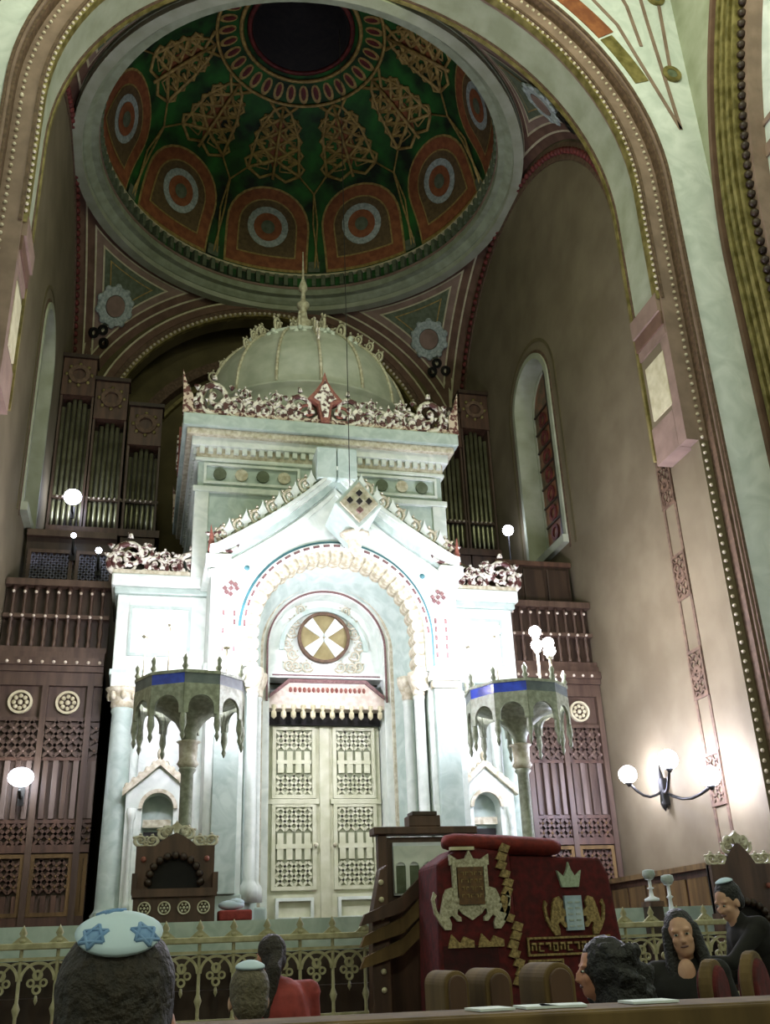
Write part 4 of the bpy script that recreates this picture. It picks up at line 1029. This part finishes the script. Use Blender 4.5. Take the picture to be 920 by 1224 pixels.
# ================================================================ PEWS, CHAIRS
def pew():
    t=thing('pew','long oak pew back with a flat book ledge across the foreground','pew',(-1.6,2.9,0)); PM=T((-2.4,2.9,-.004))@RZ(-.14)@T((2.4,-2.9,0))
    MB(PM).box(-4.6,1.6,2.72,3.0,1.06,1.1).build('book_ledge',OAK,t,bevel=.01); MB(PM).box(-4.6,1.6,2.7,2.73,1.0,1.096).build('ledge_lip',OAK,t,bevel=.006)
    for k in range(8): MB(PM).box(-4.6+.775*k+.02,-4.6+.775*(k+1)-.02,2.8,2.84,.12,1.04).build('back_panel',OAK,t,bevel=.01)
    MB(PM).box(-4.6,1.6,2.82,2.86,0,1.06).build('back_board',WOOD,t); MB(PM).box(-4.6,1.6,2.86,3.3,.4,.46).build('seat',OAK,t)
pew()
for i,(x,y,rz,w_,l) in enumerate(((585,1206,.2,.1,'white sheet lying on the pew ledge before the red desk'),(672,1205,-.15,.12,'pale open sheet on the pew ledge below the black haired woman'),(640,1206,.1,.09,'small white sheet between two larger ones on the pew ledge'),(775,1203,.05,.13,'pale sheet on the right half of the pew ledge'))):
    p=px(x,y,2,1.1)
    yy=2.87-(p.x+2.4)*.141
    tag(MB(T((-3+(p.x+3)*yy/p.y,yy,1.0975))@RZ(rz-.14)).box(-w_/2,w_/2,-.06,.06,0,.006).build('paper_sheet',PAPER),l,'paper')
def pew_end(x,y,Y,w_,label):
    p=px(x,y,1,Y); t=thing('pew_end',label,'pew end',(p.x,Y,0)); top=p.z; hw=w_/2
    poly=[(p.x-hw,0),(p.x+hw,0)]+[(p.x+hw*cos(a),top-hw*1.0+hw*sin(a)) for a in [pi*i/14 for i in range(15)]]
    MB().prism(poly,Y,Y+.28).build('end_board',OAK,t,bevel=.012)
    q=hw*.7; poly=[(p.x-q,.2),(p.x+q,.2)]+[(p.x+q*cos(a),top-hw+q*sin(a)) for a in [pi*i/14 for i in range(15)]]
    MB().prism(poly,Y-.012,Y+.01).build('end_panel',WOOD,t,bevel=.004)
pew_end(545,1160,3.75,.095,'rounded oak pew end, leftmost before the red desk')
pew_end(595,1157,3.75,.105,'rounded oak pew end, middle one before the red desk')
pew_end(667,1150,3.75,.125,'rounded oak pew end beside the black haired woman')
def chair(x,y,Y,w_,rz,label):
    p=px(x,y,1,Y); t=thing('upholstered_chair',label,'chair',(p.x,Y,0),'red round-backed chairs'); top=p.z; hw=w_/2
    M=T((p.x,Y,0))@RZ(rz)
    def ap(q,z0,zt): return [(-q,z0),(q,z0)]+[(q*cos(a),zt-q*1.0+q*sin(a)) for a in [pi*i/14 for i in range(15)]]
    MB(M).prism(ap(hw,.5,top),-.03,.03).build('back_frame',OAK,t,bevel=.012)
    MB(M).prism(ap(hw*.82,.55,top-hw*.2),-.05,.05).build('back_cushion',REDC if False else VELVET,t,bevel=.02)
    MB(M).box(-hw,hw,-.4,.02,.4,.5).build('seat',VELVET,t,bevel=.03)
    for sx in (-1,1):
        for yy in (-.36,0): MB(M).box(sx*hw-.02-sx*.02,sx*hw+.02-sx*.02,yy-.02,yy+.02,0,.42).build('leg',OAK,t)
chair(847,1146,4.6,.27,.75,'red round-backed chair in front of the smiling woman, the smaller one')
chair(895,1136,5.05,.36,.75,'red round-backed chair in front of the leaning man, the larger one')
# ================================================================ PEOPLE
def cap(mb,p,q,r0,r1,n=3):
    p,q=Vector(p),Vector(q); pts=[p.lerp(q,k/n) for k in range(n+1)]
    mb.tube(pts,[r0+(r1-r0)*k/n for k in range(n+1)],12); mb.ball(p,r0,12,8); mb.ball(q,r1,12,8)
def blend(o,vox,it=6,disp=0,dscale=.1):
    r=o.modifiers.new('remesh','REMESH'); r.mode='VOXEL'; r.voxel_size=vox; r.use_smooth_shade=True
    sm=o.modifiers.new('smooth','SMOOTH'); sm.iterations=it; sm.factor=.5
    if disp:
        tx=bpy.data.textures.new('curls','CLOUDS'); tx.noise_scale=dscale
        d=o.modifiers.new('displace','DISPLACE'); d.texture=tx; d.strength=disp; d.mid_level=.5
    return o
def hand(mb,w,d,side,s=1.):
    w=Vector(w); d=Vector(d).normalized(); sd=d.cross(Vector((0,0,1))).normalized()*side; up=Vector((0,0,1))
    c=w+d*.05*s; mb.ball(c,(.04*s,.045*s,.028*s),10,8)
    for k in range(4):
        b=w+d*.085*s+sd*(.03-.02*k)*s; L=(.07,.078,.074,.058)[k]*s
        m=b+d*L*.55-up*.008*s; e=m+d*L*.4-up*.03*s
        mb.tube([b-d*.03*s,b,m,e],[.010*s,.0095*s,.009*s,.0075*s],8); mb.ball(e,.0075*s,8,6)
    b=w+d*.03*s+sd*.035*s; mb.tube([w+d*.02*s,b+sd*.012*s,b+sd*.025*s+d*.035*s-up*.01*s],[.013*s,.0115*s,.009*s],8)
def person(label,loc,yaw,top,skin,cloth,hair,hairm,lean=(0,0),head_yaw=0,head_pitch=0,head_roll=0,kip=None,arms=None,standing=False,neck_open=0,wide=1.,vox=.012,sh=0):
    M=T((loc[0],loc[1],0))@RZ(yaw); k=top/1.31 if not standing else 1.
    lx,ly=lean
    if not standing:
        J=dict(hip=(0,0,.5),waist=(lx*.35,ly*.35,.68),chest=(lx*.75,ly*.75-.01,.9),neck=(lx*.95,ly*.95,1.04),head=(lx,ly+.025,1.175))
        J['knee']=(.11,.42,.5); J['ank']=(.11,.45,.09)
    else:
        h=top; J=dict(hip=(0,0,.9),waist=(lx*.3,ly*.3,1.07),chest=(lx*.75,ly*.75,h-.37),neck=(lx*.95,ly*.95,h-.24),head=(lx,ly+.03,h-.125))
        J['knee']=(.1,.02,.5); J['ank']=(.1,0,.09)
    J={a:Vector(b)*k for a,b in J.items()}
    c=J['chest']; ws=.165*k*wide
    t=thing('person',label,'person',(loc[0],loc[1],0)); t.rotation_euler=(0,0,0)
    shl=[c+Vector((s_*ws,0,.075*k)) for s_ in (-1,1)]
    if arms is None: arms=[[c+Vector((s_*.25*k,.02,-.2*k)),c+Vector((s_*.15*k,.26*k,-.27*k))] for s_ in (-1,1)]
    else: arms=[[Vector(a),Vector(b)] for a,b in arms]
    def limbs(mb,g,skinpass):
        cap(mb,J['hip'],J['waist'],.13*k*g*wide,.115*k*g*wide); cap(mb,J['waist'],c,.115*k*g*wide,.125*k*g*wide)
        cap(mb,c+Vector((-.09*k,0,0)),c+Vector((.09*k,0,0)),.105*k*g,.105*k*g)
        cap(mb,c,J['neck'],.11*k*g,.055*k*g)
        for s_,(S1,(E_,W)) in enumerate(zip(shl,arms)):
            cap(mb,c+Vector(((s_*2-1)*.07*k,0,.07*k)),S1,.07*k*g,.066*k*g); cap(mb,S1,E_,.058*k*g,.045*k*g); cap(mb,E_,W,.043*k*g,.032*k*g)
            if skinpass: hand(mb,W,W-E_,1 if s_ else -1,k)
        for s_ in (-1,1):
            kn=Vector((s_*J['knee'].x,J['knee'].y,J['knee'].z)); an=Vector((s_*J['ank'].x,J['ank'].y,J['ank'].z))
            hp=J['hip']+Vector((s_*.09*k,0,-.02)); cap(mb,hp,kn,.082*k*g,.058*k*g); cap(mb,kn,an,.055*k*g,.04*k*g); cap(mb,an+Vector((0,0,-.045)),an+Vector((0,.15,-.05)),.038*k,.034*k)
    body=MB(M); limbs(body,.86,True)
    Hm=M@T(J['head'])@RZ(head_yaw)@Matrix.Rotation(head_pitch,4,'X')@Matrix.Rotation(head_roll,4,'Y')@SC(k,k,k) if not standing else M@T(J['head'])@RZ(head_yaw)@Matrix.Rotation(head_pitch,4,'X')@Matrix.Rotation(head_roll,4,'Y')
    cap(body,J['neck']-Vector((0,0,.03)),J['head']+Vector((0,-.01,-.06*k)),.056*k,.052*k)
    body.M=Hm
    body.ball((0,-.012,.03),(.076,.096,.092),20,14); body.ball((0,.03,-.05),(.058,.062,.072),16,12); body.ball((0,.052,-.085),(.036,.035,.03),12,8)
    body.ball((0,.09,-.02),(.013,.024,.03),10,8); body.ball((0,.1,-.036),(.017,.02,.012),10,8)
    for s_ in (-1,1):
        body.ball((s_*.078,.0,-.015),(.012,.024,.034),10,8); body.ball((s_*.035,.07,-.03),(.026,.02,.022),10,8); body.ball((s_*.032,.078,.022),(.026,.014,.01),10,6)
    bo=blend(body.build('body',skin,t),vox*.8,3)
    for s_ in (-1,1):
        e=MB(Hm).ball((s_*.03,.082,.0),(.012,.007,.0055),8,6).build('eye',DGREY,t); MB(Hm).ball((s_*.03,.09,.0),(.006,.004,.006),8,6).build('iris',IRON,e)
    MB(Hm).ball((0,.09,-.062),(.024,.008,.007),10,6).build('mouth',REDD,t)
    cl=MB(M); limbs(cl,1.12,False); clo=blend(cl.build('clothing',cloth,t),vox,5)
    if neck_open:
        mb=MB(M); mb.ball(c+Vector((0,.09*k,.08*k)),(.05*k,.04*k,.075*k),12,10); blend(mb.build('neckline',skin,t),.008,2)
    hb=MB(Hm)
    hb.ball((0,-.028,.045),(.086,.1,.096),20,14); hb.ball((0,-.06,-.01),(.078,.066,.085),16,12)
    if hair=='short':
        for s_ in (-1,1): hb.ball((s_*.062,-.02,.02),(.022,.05,.05),10,8)
    if hair=='long':
        for s_ in (-1,1):
            cap(hb,(s_*.075,-.0,.03),(s_*.088,.02,-.16),.03,.042); cap(hb,(s_*.088,.02,-.16),(s_*.095,.06,-.4),.042,.028)
        cap(hb,(0,-.07,-.02),(0,-.09,-.25),.085,.075)
    if hair=='curly':
        hb.ball((0,-.06,.0),(.14,.14,.13),18,12); hb.ball((0,-.09,-.12),(.17,.13,.14),18,12); hb.ball((.0,-.04,.06),(.11,.11,.09),14,10)
        for i in range(46):
            a=random.uniform(0,2*pi); z=random.uniform(-.22,.1); r=.135 if z<0 else .105
            x,y=r*1.15*cos(a),-.08+r*sin(a)
            if y>.02: continue
            hb.ball((x,y,z),random.uniform(.025,.04),8,6)
    if hair=='tail':
        cap(hb,(0,-.1,.02),(-.05,-.15,-.06),.04,.045); cap(hb,(-.05,-.15,-.06),(-.09,-.14,-.3),.05,.03)
    blend(hb.build('hair',hairm,t),.01 if hair!='curly' else .012,3,.02 if hair=='curly' else .006,.03)
    if kip:
        r=.104*kip[2]; n=kip[0]
        Kp=Hm@T((0,-.028,.045))@Matrix.Rotation(kip[1],4,'X')
        prof=[(r*1.0*sin(rad(a)),r*1.04*cos(rad(a))) for a in range(0,n+1,6)]+[(r*1.0*sin(rad(n))-.003,r*1.04*cos(rad(n))-.006)]+[((r-.006)*sin(rad(a)),(r-.006)*1.04*cos(rad(a))) for a in range(n-6,0,-12)]+[(.0001,(r-.006)*1.04)]
        kp=MB(Kp); kp.lathe(prof,(0,0,0),28); ko=kp.build('kippah',KIPPA,t,label='pale blue skullcap')
        if len(kip)>3:
            for az in kip[3]:
                # small six pointed star patch lying on the cap
                el=rad(n*.68); nrm=Vector((sin(el)*cos(az),sin(el)*sin(az),cos(el))); P0=nrm*(r*1.025)
                Ms=Kp@T(P0)@nrm.to_track_quat('Z','Y').to_matrix().to_4x4(); mb=MB(Ms)
                for off in (0,pi/3):
                    q=[(.021*cos(off+2*pi*i/3),.021*sin(off+2*pi*i/3)) for i in range(3)]
                    for i in range(3):
                        a_,b_=Vector((*q[i],0)),Vector((*q[(i+1)%3],0)); mb.tube([a_-Vector((0,0,.001)),(a_+b_)/2+Vector((0,0,.001)),b_-Vector((0,0,.001))],.0028,5)
                mb.build('star_patch',KIPPB,ko)
                mb=MB(Ms); mb.lathe([(.0001,.002),(.014,.001),(.016,-.004)],(0,0,0),12); mb.build('blue_patch',KIPPB,ko)
    return t
person('man seen from behind with a large pale blue skullcap, closest in the foreground',(-3.019,1.6),0,1.303,SKIN2,BLACKC,'short',HAIRD,kip=(36,.5,1.0,(-pi*.2,-pi*.78,pi*.6)),vox=.01)
person('man seen from behind with a small white skullcap, behind the pew',(-2.535,4.35),0,1.226,SKIN,BLACKC,'short',HAIRG,kip=(40,.15,1.0))
person('woman in a red top with dark tied hair, seen from behind by the railing',(-1.92,7.0),.35,1.385,SKIN2,REDC,'tail',HAIRD,lean=(-.16,.08),wide=1.25)
person('woman with big black curly hair turned to the left before the red desk',(-.93,4.5),1.35,1.27,SKIN2,BLACKC,'curly',HAIRB)
person('smiling woman with long dark hair and an open neckline facing the camera',(.3,6.0),2.64,1.43,SKIN,BLACKC,'long',HAIRB,head_roll=.12,neck_open=1)
person('dark suited man with a small skullcap leaning over beside the smiling woman',(1.4,6.6),1.5,1.61,SKIN,BLACKC,'short',HAIRB,lean=(.0,.33),head_yaw=.35,head_pitch=-.35,kip=(38,.1,1.0),standing=True,arms=[((-.2,.5,1.1),(-.1,.72,1.12)),((.22,.3,1.0),(.16,.5,.92))])
person('person in black at the left edge of the view, mostly out of sight',(-3.36,2.1),0,1.325,SKIN,BLACKC,'long',HAIRB)
